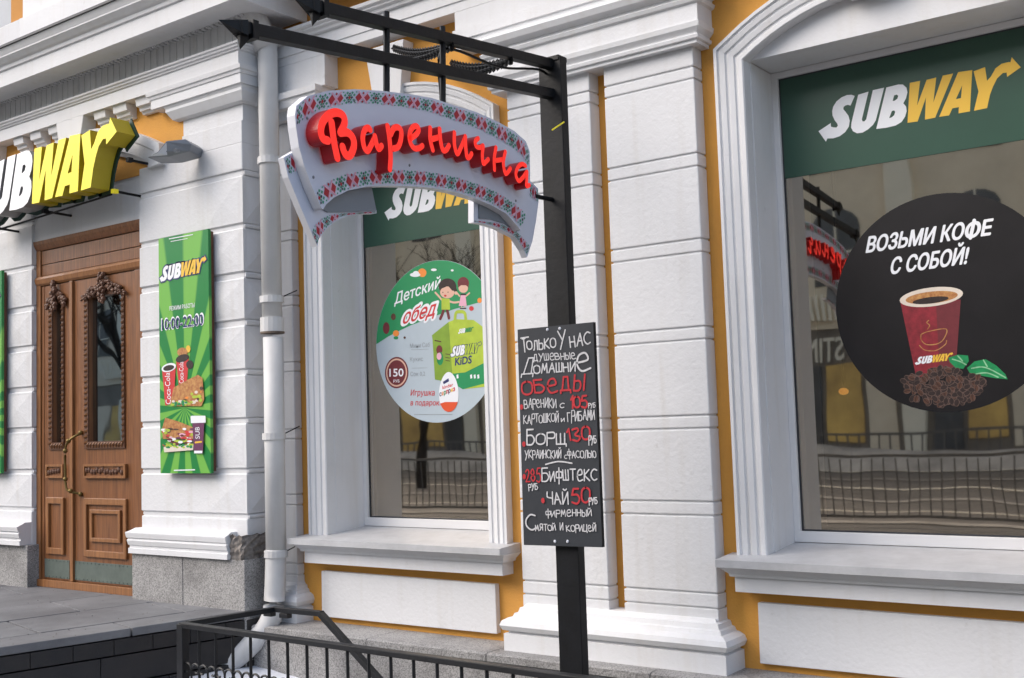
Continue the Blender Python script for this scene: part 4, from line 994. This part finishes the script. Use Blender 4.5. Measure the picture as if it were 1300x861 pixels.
# -- children's lunch sticker
CL = (-4.668, 2.200, .527)
t = sticker('window_sticker', *CL, 'round pale blue and green lunch offer sticker with cartoon children and a lime box', CBL)
def a1(x, y): return W(470+x/6.623, 320+y/6.623, YK)
def a2(x, y): return W(470+x/6.623, 420+y/6.623, YK)
d = Draw((0, -1, 0))
bl = [a1(*p) for p in ((65, 775), (150, 712), (250, 660), (345, 615), (440, 580), (570, 530), (700, 482), (830, 448), (990, 420))]
def ang(p): return math.atan2(p.z-CL[1], p.x-CL[0])
aL = ang(bl[0]); aR = ang(bl[-1]); R_ = CL[2]-.002
bl[0] = Vector((CL[0]+R_*math.cos(aL), YK, CL[1]+R_*math.sin(aL))); bl[-1] = Vector((CL[0]+R_*math.cos(aR), YK, CL[1]+R_*math.sin(aR)))
d.poly(bl+[Vector((CL[0]+R_*math.cos(a), YK, CL[1]+R_*math.sin(a))) for a in [aR+(aL-aR)*k/40 for k in range(1, 40)]], CGR, 1)
for x, y, r in ((437, 175, 36),): d.ell(a1(x, y), a1(x+r, y)-a1(x, y), a1(x, y-r)-a1(x, y), POR, 2)
for x, y, rx, ry in ((378, 192, 44, 18), (385, 178, 25, 18), (535, 150, 24, 11), (690, 155, 12, 9)): d.ell(a1(x, y), a1(x+rx, y)-a1(x, y), a1(x, y-ry)-a1(x, y), WHT, 3)
for x, y, rx, ry, m in ((135, 640, 28, 50, PMR), (195, 545, 20, 28, PBR), (217, 685, 26, 26, POR), (920, 408, 18, 22, POR), (851, 475, 20, 20, PRD), (290, 720, 10, 10, PBR), (217, 722, 20, 14, CGR)):
    d.ell(a1(x, y), a1(x+rx, y)-a1(x, y), a1(x, y-ry)-a1(x, y), m, 3)
d.build('landscape_print', t)
d = Draw((0, -1, 0))
text(d, 'Детский', a1(205, 440), a1(585, 300), a1(215, 345), WHT, 3, .015)
text(d, 'обед', a1(262, 612), a1(545, 528), a1(300, 475), WHT, 3, .13)
text(d, 'обед', a1(268, 608), a1(538, 530), a1(305, 480), PRD, 4, .02)
text(d, 'Мини Саб', a2(335, 146), a2(502, 135), a2(335, 108), PGY, 3); d.stroke([a2(345, 160), a2(490, 155)], .002, PGY, 3, sm=False)
text(d, 'Кукис', a2(335, 258), a2(445, 254), a2(335, 222), PGY, 3); d.stroke([a2(350, 315), a2(480, 312)], .002, PGY, 3, sm=False)
text(d, 'Сок 0,2', a2(338, 382), a2(462, 378), a2(338, 346), PGY, 3)
text(d, 'Игрушка', a2(340, 545), a2(540, 545), a2(345, 495), PRD, 3, .01); text(d, 'в подарок!', a2(338, 628), a2(590, 628), a2(343, 582), PRD, 3, .01)
c = a2(222, 352); 
for r, m, L_ in ((.105, PMR, 3), (.094, PSK, 4), (.083, PMR, 5)): d.ell(c, (r, 0, 0), (0, 0, r), m, L_)
text(d, '150', a2(163, 385), a2(280, 382), a2(163, 318), WHT, 6, .02); text(d, 'РУБ', a2(196, 436), a2(247, 434), a2(196, 412), WHT, 6, .01)
d.stroke([a2(370, 705), a2(690, 704)], .004, PGY, 3, sm=False)
d.build('lettering', t)
def blob(d, f, x, y, rx, ry, m, L): d.ell(f(x, y), f(x+rx, y)-f(x, y), f(x, y-ry)-f(x, y), m, L)
d = Draw((0, -1, 0))       # boy
for pts in ([(600, 400), (575, 370), (548, 342)], [(665, 415), (705, 425), (745, 420)]): d.stroke([a1(*p) for p in pts], .013, PSK, 3)
for pts in ([(618, 480), (608, 520), (590, 560)], [(645, 480), (655, 520), (662, 555)]): d.stroke([a1(*p) for p in pts], .022, PMR, 3, sm=False)
d.poly([a1(*p) for p in ((600, 388), (668, 395), (672, 485), (600, 485))], PLM, 4)
blob(d, a1, 650, 290, 75, 68, PBD, 4); blob(d, a1, 648, 340, 60, 50, PSK, 5); blob(d, a1, 722, 345, 14, 14, PSK, 5)
d.poly([a1(*p) for p in ((585, 300), (600, 250), (700, 240), (735, 330), (690, 325), (655, 285), (610, 305))], PBD, 6)
blob(d, a1, 632, 368, 11, 9, PRD, 6); blob(d, a1, 612, 340, 4, 5, PBD, 6); blob(d, a1, 655, 338, 4, 5, PBD, 6); d.build('boy_print', t)
d = Draw((0, -1, 0))       # girl
for pts in ([(752, 372), (735, 350)], [(805, 372), (835, 345)]): d.stroke([a1(*p) for p in pts], .010, PSK, 3, sm=False)
for x in (768, 795): d.stroke([a1(x, 440), a1(x, 472)], .007, PSK, 3, sm=False)
d.poly([a1(*p) for p in ((765, 350), (800, 350), (812, 455), (745, 455))], EMP, 4)
blob(d, a1, 783, 262, 48, 52, PMR, 4); blob(d, a1, 783, 305, 40, 38, PSK, 5); d.poly([a1(*p) for p in ((738, 300), (745, 250), (820, 245), (830, 300), (805, 280), (765, 280))], PMR, 6)
d.stroke([a1(765, 357), a1(800, 357)], .010, PBD, 6, sm=False); d.stroke([a1(758, 474), a1(805, 474)], .007, PBD, 6, sm=False); d.build('girl_print', t)
# lunch box
d = Draw((0, -1, 0))
xr = 975
d.stroke([a1(*p) for p in ((712, 590), (720, 515), (755, 502), (795, 515), (805, 590))], .022, PLM, 3)
d.poly([a1(520, 700), a1(660, 588), a1(720, 565), a1(870, 572), a1(xr, 650), a2(xr, 470), a2(800, 490), a2(700, 440), a2(545, 410), a2(525, 80)], PLM, 4)
d.poly([a1(520, 700), a1(660, 588), a1(672, 745), a2(690, 350), a2(690, 440), a2(545, 410), a2(525, 80)], PLG, 5)
d.poly([a2(688, 362), a2(800, 350), a2(xr, 262), a2(xr, 440), a2(780, 492), a2(690, 440)], CGR, 6)
for x in (735, 850, 880, 910): d.poly([a2(x-9, 372), a2(x+6, 366), a2(x+9, 398), a2(x-6, 404)], WHT, 7)
fm = logo_map(a2(795, 200), a2(895, 185), a2(800, 118)); logo(d, fm, WHT, PLM, 8, PNV, .008)
text(d, 'KiDS', a2(715, 292), a2(852, 272), a2(718, 226), PNV, 7, .03)
fm = logo_map(a1(800, 678), a1(850, 670), a1(803, 640)); logo(d, fm, WHT, PGR, 8)
blob(d, a2, 582, 160, 26, 38, PMR, 6); blob(d, a2, 588, 235, 28, 55, PGR, 6); blob(d, a2, 580, 215, 20, 30, EMP, 7)
for y in (195, 225, 250): d.stroke([a2(635, y), a2(670, y+5)], .005, PBR, 6, sm=False)
d.stroke([a2(545, 82), a2(595, 92)], .008, PBR, 6, sm=False)
d.build('lunch_box_print', t)
d = Draw((0, -1, 0))       # chocolate egg
e = [a2(662+82*math.sin(k*math.pi/18)*(1-.12*math.cos(k*math.pi/18)), 515-168*math.cos(k*math.pi/18)) for k in range(36)]
d.poly(e, WHT, 9)
lo = [a2(662+82*math.sin(k*math.pi/18)*(1-.12*math.cos(k*math.pi/18)), 515-168*math.cos(k*math.pi/18)) for k in range(12, 25)]
d.poly(lo, PRO, 10); d.poly([a2(585, 575), a2(735, 520), a2(742, 565), a2(590, 612)], WHT, 11)
d.poly([a2(612, 430), a2(660, 400), a2(665, 425), a2(620, 450)], PNV, 11)
text(d, 'kinder', a2(610, 492), a2(700, 465), a2(608, 462), PRD, 11, .02)
for k, (ch, m) in enumerate(zip('сюрприз', (PNV, POR, CGR, PRD, PNV, YEL, PRD))): text(d, ch, a2(585+k*19, 552-k*7), a2(600+k*19, 547-k*7), a2(585+k*19, 512-k*7), m, 11, .04)
d.build('egg_print', t)

DSC = 1
# =================================================================== POSTERS ON THE PIERS
def poster(x0, x1, z0, z1, label, full=True):
    t = empty('wall_poster', ((x0+x1)/2, -.36, z0), label, 'poster'); y = -.365
    b = MB(); b.box(x0+.012, x1-.004, y+.02, -.318, z0+.012, z1-.012, MATS['carved_wood']); b.build('frame', t)
    me_o = mesh('face', [(x0, y, z0), (x1, y, z0), (x1, y, z1), (x0, y, z1), (x0, y+.022, z0), (x1, y+.022, z0), (x1, y+.022, z1), (x0, y+.022, z1)], [(0, 1, 2, 3), (1, 5, 6, 2), (4, 0, 3, 7), (3, 2, 6, 7), (0, 4, 5, 1)], POST, t)
    uv = me_o.data.uv_layers.new(name='UVMap')
    for li, lp in enumerate(me_o.data.loops):
        v = me_o.data.vertices[lp.vertex_index].co; uv.data[li].uv = ((v.x-x0)/(x1-x0), (v.z-z0)/(z1-z0))
    def f3_(x, y_): p = W(190+x/4.78, 280+y_/4.78, -.3655); return Vector((p.x-PXR+x0, y-.0005, p.z))
    def f4_(x, y_): p = W(190+x/4.78, 440+y_/4.78, -.3655); return Vector((p.x-PXR+x0, y-.0005, p.z))
    d = Draw((0, -1, 0)); fm = logo_map(f3_(192, 342), f3_(302, 318), f3_(195, 255)); logo(d, fm, WHT, YEL, 3, PNV, .022)
    text(d, 'РЕЖИМ РАБОТЫ', f3_(122, 548), f3_(274, 526), f3_(122, 522), WHT, 2, .01)
    text(d, '10:00-22:00', f3_(72, 668), f3_(330, 634), f3_(72, 592), WHT, 2, .035); text(d, '10:00-22:00', f3_(76, 664), f3_(326, 634), f3_(76, 598), PNV, 3, .012)
    for k, (a, c) in enumerate((((120, 112), (262, 86)), ((130, 128), (230, 110)))): d.stroke([f3_(*a), f3_(*c)], .006 if k == 0 else .004, WHT, 2, sm=False)
    d.stroke([f4_(150, 752), f4_(275, 748)], .008, WHT, 2, sm=False)
    d.build('lettering', t)
    d = Draw((0, -1, 0))
    d.poly([f4_(*p) for p in ((162, 92), (238, 72), (228, 215), (178, 232))], PRD, 2); d.ell(f4_(200, 72), f4_(240, 62)-f4_(200, 72), f4_(200, 48)-f4_(200, 72), PBD, 3); blob(d, f4_, 200, 35, 32, 28, PTN, 2.5); blob(d, f4_, 235, 15, 14, 22, YEL, 2.4); blob(d, f4_, 245, 110, 22, 26, PBD, 2.6)
    d.poly([f4_(*p) for p in ((78, 140), (160, 128), (150, 345), (97, 358))], PRD, 4); d.ell(f4_(119, 128), f4_(163, 118)-f4_(119, 128), f4_(119, 102)-f4_(119, 128), WHT, 5); d.ell(f4_(119, 130), f4_(152, 124)-f4_(119, 130), f4_(119, 113)-f4_(119, 130), PBD, 6)
    # the cup lettering runs up the cups
    text(d, 'Coca-Cola', f4_(133, 350), f4_(126, 158), f4_(100, 350), WHT, 6, .0); text(d, 'Coca-Cola', f4_(208, 222), f4_(206, 92), f4_(180, 224), WHT, 3, .0)
    d.build('drinks_print', t)
    d = Draw((0, -1, 0))
    d.poly([f4_(*p) for p in ((128, 350), (150, 250), (230, 205), (298, 172), (325, 192), (336, 320), (318, 362), (150, 362))], PTN, 7)
    random.seed(4)
    for i in range(46):
        x = random.uniform(160, 320); y_ = random.uniform(240, 350); 
        if y_ < 330-(x-160)*.6: continue
        blob(d, f4_, x, y_, random.uniform(7, 15), random.uniform(6, 12), random.choice((PTN, POR, PCR, PBR, PLM, PTN)), 8+i*.02)
    for i in range(24): blob(d, f4_, random.uniform(140, 250), random.uniform(330, 356), 9, 7, random.choice((PLM, PGR, PCR)), 9+i*.02)
    d.poly([f4_(*p) for p in ((82, 490), (100, 432), (180, 455), (272, 492), (272, 560), (84, 560))], PTN, 7)
    for i in range(60): blob(d, f4_, random.uniform(90, 268), random.uniform(500, 600), random.uniform(9, 18), random.uniform(5, 9), random.choice((PMR, PPU, EMP, WHT, PRD, PLM, PBR)), 8+i*.02)
    d.poly([f4_(*p) for p in ((92, 610), (180, 600), (272, 600), (270, 628), (95, 642))], PCR, 9.5)
    for i in range(26): blob(d, f4_, random.uniform(95, 268), random.uniform(592, 612), 9, 6, random.choice((PLM, PGR)), 9.6+i*.02)
    d.build('sandwich_print', t)
    d = Draw((0, -1, 0))
    d.poly([f4_(*p) for p in ((266, 462), (338, 462), (330, 645), (276, 645))], PPU, 11); d.poly([f4_(*p) for p in ((256, 425), (262, 420), (346, 420), (348, 462), (258, 465))], WHT, 12)
    d.poly([f4_(*p) for p in ((278, 632), (328, 632), (327, 648), (278, 648))], WHT, 12)
    text(d, 'SUB', f4_(312, 560), f4_(310, 488), f4_(284, 560), WHT, 12); d.stroke([f4_(285, 582), f4_(322, 578)], .012, YEL, 12, sm=False)
    d.build('coffee_cup_print', t)
    return t
PXR = W(202.5, 450, -.365).x; _a = W(266, 450, -.365).x; _t = W(233, 297, -.365).z; _b = W(236, 601, -.365).z
poster(PXR, _a, _b, _t, 'green sunburst opening hours poster on the pier between the door and the drainpipe')
poster(PXR-2.62, _a-2.62, _b, _t, 'green sunburst poster on the pier left of the door, cut by the picture edge')

# =================================================================== FENCE AND HANDRAIL
FY = -1.20
A = W(232, 790.5, FY); ZR = A.z
Bp = Vector((-1.2, FY-.09, ZR)); 
fe = empty('iron_fence', (A.x, A.y, 0), 'low black iron fence with scrollwork in front of the sign post', 'fence')
b = MB(); b.obox(A+Vector((-.01, 0, -.012)), Bp+Vector((0, 0, -.012)), .045, .028, BLK2); b.build('rail', fe, bev=.004)
b = MB(); b.obox(Vector((A.x, A.y, ZR-.46)), Vector((Bp.x, Bp.y, ZR-.46)), .03, .02, BLK2); b.build('rail', fe)
b = MB(); b.box(A.x-.025, A.x+.025, A.y-.025, A.y+.025, 0, ZR-.005, BLK2); b.build('post', fe, bev=.004)
dv = (Bp-A); n = int(dv.length/.142)
for i in range(1, n):
    p = A+dv*(i/n)
    if i == 22: b = MB(); b.box(p.x-.02, p.x+.02, p.y-.02, p.y+.02, 0, ZR-.02, BLK2); b.build('post', fe); continue
    b = MB(); b.tube([(p.x, p.y, ZR-.026), (p.x, p.y, ZR-.46)], .0085, BLK2, 6); b.build('bar', fe)
for i in range(0, n-1):
    c = A+dv*((i+.5)/n)
    for s_ in (-1, 1):
        pts = []
        for k in range(15):
            a_ = k/14*5.2; r = .042*(1-k/20); pts.append(Vector((c.x+s_*(.042-r*math.cos(a_)), c.y+.0, ZR-.25+r*math.sin(a_)+.0)))
        pts = [Vector((c.x+s_*.002, c.y, ZR-.44)), Vector((c.x-s_*.004, c.y, ZR-.33))]+pts
        b = MB(); b.tube(pts, .0062, BLK2, 6); b.build('scroll', fe)
# return rail and sloping handrail
hr = empty('handrail', (A.x+.02, A.y+.5, 0), 'black iron handrail that bends round the drainpipe foot and slopes down', 'handrail')
R1 = WX(345, 773, A.x+.06); R1 = Vector((A.x+.09, R1.y, ZR-.01)); R2 = W(407, 779, R1.y-.01); R3 = W(486, 868, R1.y-.02)
b = MB(); b.obox(A+Vector((0, .03, -.012)), R1+Vector((0, .02, 0)), .04, .03, BLK2); b.build('rail', hr, bev=.003)
b = MB(); b.obox(R1+Vector((-.02, 0, 0)), R2+Vector((.012, 0, 0)), .035, .03, BLK2); b.build('rail', hr, bev=.003)
dn = (R3-R2).normalized(); R4 = R2+dn*((R2.z-.12)/-dn.z)
b = MB(); b.obox(R2, R4, .04, .03, BLK2); b.build('rail', hr, bev=.003)
b = MB(); b.box(R4.x-.015, R4.x+.015, R4.y-.015, R4.y+.015, 0, R4.z, BLK2); b.build('post', hr)
for x in (-.07, .07):
    b = MB(); c = R1+Vector((x+.02, .0, -.03)); b.box(c.x-.035, c.x+.035, c.y-.02, c.y+.02, c.z-.014, c.z+.014, BLK2); b.build('fitting', hr, bev=.004)

# =================================================================== ACROSS THE STREET (seen in the glass)
random.seed(9)
BEI = mat('far_facade_beige', (.85, .72, .54), .9, .08, .6)
BEI2 = mat('far_facade_trim', (.90, .82, .66), .9, .05, .8)
FWD = mat('far_window_dark', (.12, .12, .125), .25, .3, .5)
SHF = mat('far_shopfront_dark', (.24, .20, .16), .5, .2, 1)
SHG = mat('far_display_ochre', (.42, .30, .10), .6, .4, .8, emit=.2, var2=(.22, .15, .06))
BARK = mat('bark', (.045, .036, .028), .9, .3, 8, .3, 20)
YO = -33.0
ob = empty('facing_building', (-20, YO, 0), 'beige classical building across the street, mirrored in the shop windows', 'building')
box('wall', -100, 22, YO-6, YO, 4.6, 17, BEI, ob); box('ground_floor', -100, 22, YO-6, YO-.1, 0, 4.6, SHF, ob)
for z0, z1, pj in ((4.55, 4.95, .5), (9.4, 9.75, .35), (13.6, 14.0, .45), (16.2, 17.1, .8), (5.9, 6.05, .2)):
    stack('cornice', -100, 22, YO+.02, YO-.5, [(z0, pj*.4), ((z0+z1)/2, pj*.8), (z1, pj)], BEI2, ob, False, False)
bal = MB()
for i in range(0, 560):
    x = -100+i*.218
    if (i % 20) < 15: bal.box(x, x+.11, YO+.25, YO+.36, 4.95, 5.9, BEI2)
o = bal.build('balusters', ob); o['kind'] = 'stuff'
px = -98
wm = MB(); 
while px < 20:
    b = MB(); b.box(px-.45, px+.45, YO, YO+.3, 4.95, 16.2, BEI2); b.build('pilaster', ob)
    for z0, z1, ar in ((6.2, 9.0, True), (10.3, 13.0, False), (14.2, 15.9, False)):
        b = MB(); xc = px+2.4
        pts = [(xc-.85, YO+.03, z0), (xc+.85, YO+.03, z0), (xc+.85, YO+.03, z1-(.8 if ar else 0))]
        if ar: pts += [(xc+.85*math.cos(a_), YO+.03, z1-.8+.8*math.sin(a_)) for a_ in [math.pi*k/8 for k in range(1, 8)]]
        pts += [(xc-.85, YO+.03, z1-(.8 if ar else 0))]
        b.prism(pts, (0, -.05, 0), FWD); b.box(xc-.03, xc+.03, YO+.03, YO+.06, z0, z1, BEI2); b.box(xc-.85, xc+.85, YO+.03, YO+.06, z0+1.1, z0+1.17, BEI2)
        b.build('window', ob)
    b = MB(); b.box(px-.35, px+.35, YO-.1, YO+.15, 0, 3.7, BEI2); b.build('pilaster', ob)
    for k_, (xa, xb) in enumerate(((.6, 1.55), (1.75, 3.0), (3.2, 4.2))):
        b = MB(); b.box(px+xa, px+xb, YO-.1, YO-.05, .35+.3*(k_ == 1), 3.4, (SHG, FWD, SHG, BEI, SHG)[(int(px*3)+k_) % 5]); b.build('display_window', ob)
    px += 4.8
# shop name on the dark band, reads O'STIN
a_ = WM(1030, 459, YO+.02); c_ = WM(1094, 445, YO+.02)
d = Draw((0, 1, 0)); zt = a_.z
text(d, "O'STIN", (max(a_.x, c_.x)+0, YO+.02, zt), (min(a_.x, c_.x)-.3, YO+.02, zt), (max(a_.x, c_.x), YO+.02, zt+.75), BEI2, 1, .02)
d.build('lettering', ob)
# snow bank, road, kerb, railing across the street
def strip(name, y0, y1, z, m, kind='structure'):
    b = MB(); b.add([(-120, y0, z), (40, y0, z), (40, y1, z), (-120, y1, z)], [(0, 1, 2, 3)], m); return tag(b.build(name), kind=kind)
RLG = mat('far_railing_paint', (.13, .12, .11), .6, 0)
DSNOW = mat('dirty_snow', (.50, .46, .40), .9, .25, 1.2, .4, 6)
PAV2 = mat('far_pavement', (.19, .175, .155), .7, .15, .5)
ROAD = mat('road_asphalt', (.12, .11, .10), .5, .2, .4)
strip('pavement', -33, -27.5, .012, PAV2); strip('road', -25, -10.5, .008, ROAD); strip('pavement', -9, -5.9, .012, PAV2)
b = MB(); n1, n2 = 160, 8; vs = []
for i in range(n1):
    for j in range(n2):
        x = -110+i*.9; y = -27.5+j*.33; vs.append((x, y, (.62+.12*math.sin(i*.37)+random.uniform(-.09, .09))*math.sin(math.pi*j/(n2-1))))
b.add(vs, [(i*n2+j, (i+1)*n2+j, (i+1)*n2+j+1, i*n2+j+1) for i in range(n1-1) for j in range(n2-1)], DSNOW); tag(b.build('snow_bank', smooth=True), kind='stuff')
rl = empty('street_railing', (-30, -10, 0), 'long black street railing mirrored in the lower part of the windows', 'railing')
b = MB(); b.box(-90, 8, -10.03, -9.97, 1.02, 1.06, RLG); b.build('rail', rl); b = MB(); b.box(-90, 8, -10.02, -9.98, .15, .19, RLG); b.build('rail', rl)
b = MB(); x = -90
while x < 8: b.box(x-.008, x+.008, -10.008, -9.992, .15, 1.0, RLG); x += .16
o = b.build('bars', rl); o['kind'] = 'stuff'
for k_, (y0, y1, m_) in enumerate(((-10.9, -10.5, DSNOW), (-12.6, -12.45, BEI2), (-15.2, -14.8, DSNOW), (-18.4, -18.1, BEI2), (-21.5, -21.2, DSNOW), (-25.6, -25.0, BEI2))):
    strip('kerb_strip', y0, y1, .016+.004*k_, m_)
rl2 = empty('street_railing', (-30, -26.2, 0), 'far street railing in front of the snow bank, mirrored small in the windows', 'railing')
b = MB(); b.box(-100, 18, -26.23, -26.17, 1.0, 1.07, RLG); b.build('rail', rl2)
b = MB(); x = -100
while x < 18: b.box(x-.02, x+.02, -26.22, -26.18, .0, 1.0, RLG); x += .3
o = b.build('bars', rl2); o['kind'] = 'stuff'
def tree(x, y, h, label):
    t = empty('bare_tree', (x, y, 0), label, 'tree', 'bare trees across the road'); tk = MB(); cr = MB()
    def br(p, dr, L, r, dep):
        pts = [p]; q = p
        for k in range(3):
            dr = (dr+Vector((random.uniform(-.18, .18), random.uniform(-.18, .18), random.uniform(-.05, .12)))).normalized(); q = q+dr*L/3; pts.append(q)
        (tk if dep < 2 else cr).tube(pts, [r, r*.85, r*.72, r*.6], BARK, 6 if dep < 2 else 3, False)
        if dep < 5:
            for k in range(3 if dep else 5):
                dd = (dr+Vector((random.uniform(-.9, .9), random.uniform(-.9, .9), random.uniform(-.1, .6)))).normalized(); br(pts[random.choice((2, 3)) if dep else 3], dd, L*random.uniform(.62, .8), r*.55, dep+1)
    br(Vector((x, y, 0)), Vector((0, 0, 1)), h*.32, h*.022, 0)
    tk.build('trunk', t); cr.build('crown', t)
for x, y, h, l in ((-24.5, -14, 9, 'bare dark tree across the road, mirrored in the left window'), (-29, -16, 10, 'bare dark tree across the road, farther left of the mirrored row'), (-20, -17, 8, 'smaller bare tree across the road at the right of the mirrored row'), (-34, -14.5, 9, 'bare dark tree across the road, last of the mirrored row'), (-52, -18, 10, 'bare tree far along the road opposite the entrance door')):
    tree(x, y, h, l)
for x, l in ((-11.9, 'thin grey lamp post across the road, left of the black coffee sticker mirror image'), (-8.2, 'thin grey lamp post across the road, nearer than the other')):
    lp = empty('street_lamp', (x, -12, 0), l, 'street lamp'); b = MB(); b.tube([(x, -12, 0), (x, -12, 6.5)], [.09, .05], LAMPG, 8); b.build('pole', lp); b = MB(); b.tube([(x, -12, 6.5), (x, -11.6, 6.8), (x, -11.1, 6.8)], .04, LAMPG, 6); b.box(x-.12, x+.12, -11.3, -10.8, 6.72, 6.82, LAMPG); b.build('lamp_head', lp)
# pendant lamp inside the right window
pn = empty('pendant_lamp', (-2.05, .95, 1.9), 'small glowing orange pendant lamp inside the window beside the coffee sticker', 'lamp')
GLOW = mat('lamp_glow_orange', (.9, .35, .06), .5, 0, emit=.35)
c = W(1071, 497, 1.3)
b = MB(); b.sphere(c, .03, GLOW, 12, 8, (1, 1, .7)); b.build('lamp_shade', pn)
b = MB(); b.tube([(c.x, c.y, c.z+.04), (c.x, c.y, 3.74)], .004, BLK, 4); b.build('cord', pn)
for im in [m for m in bpy.data.meshes if m.users == 0]: bpy.data.meshes.remove(im)
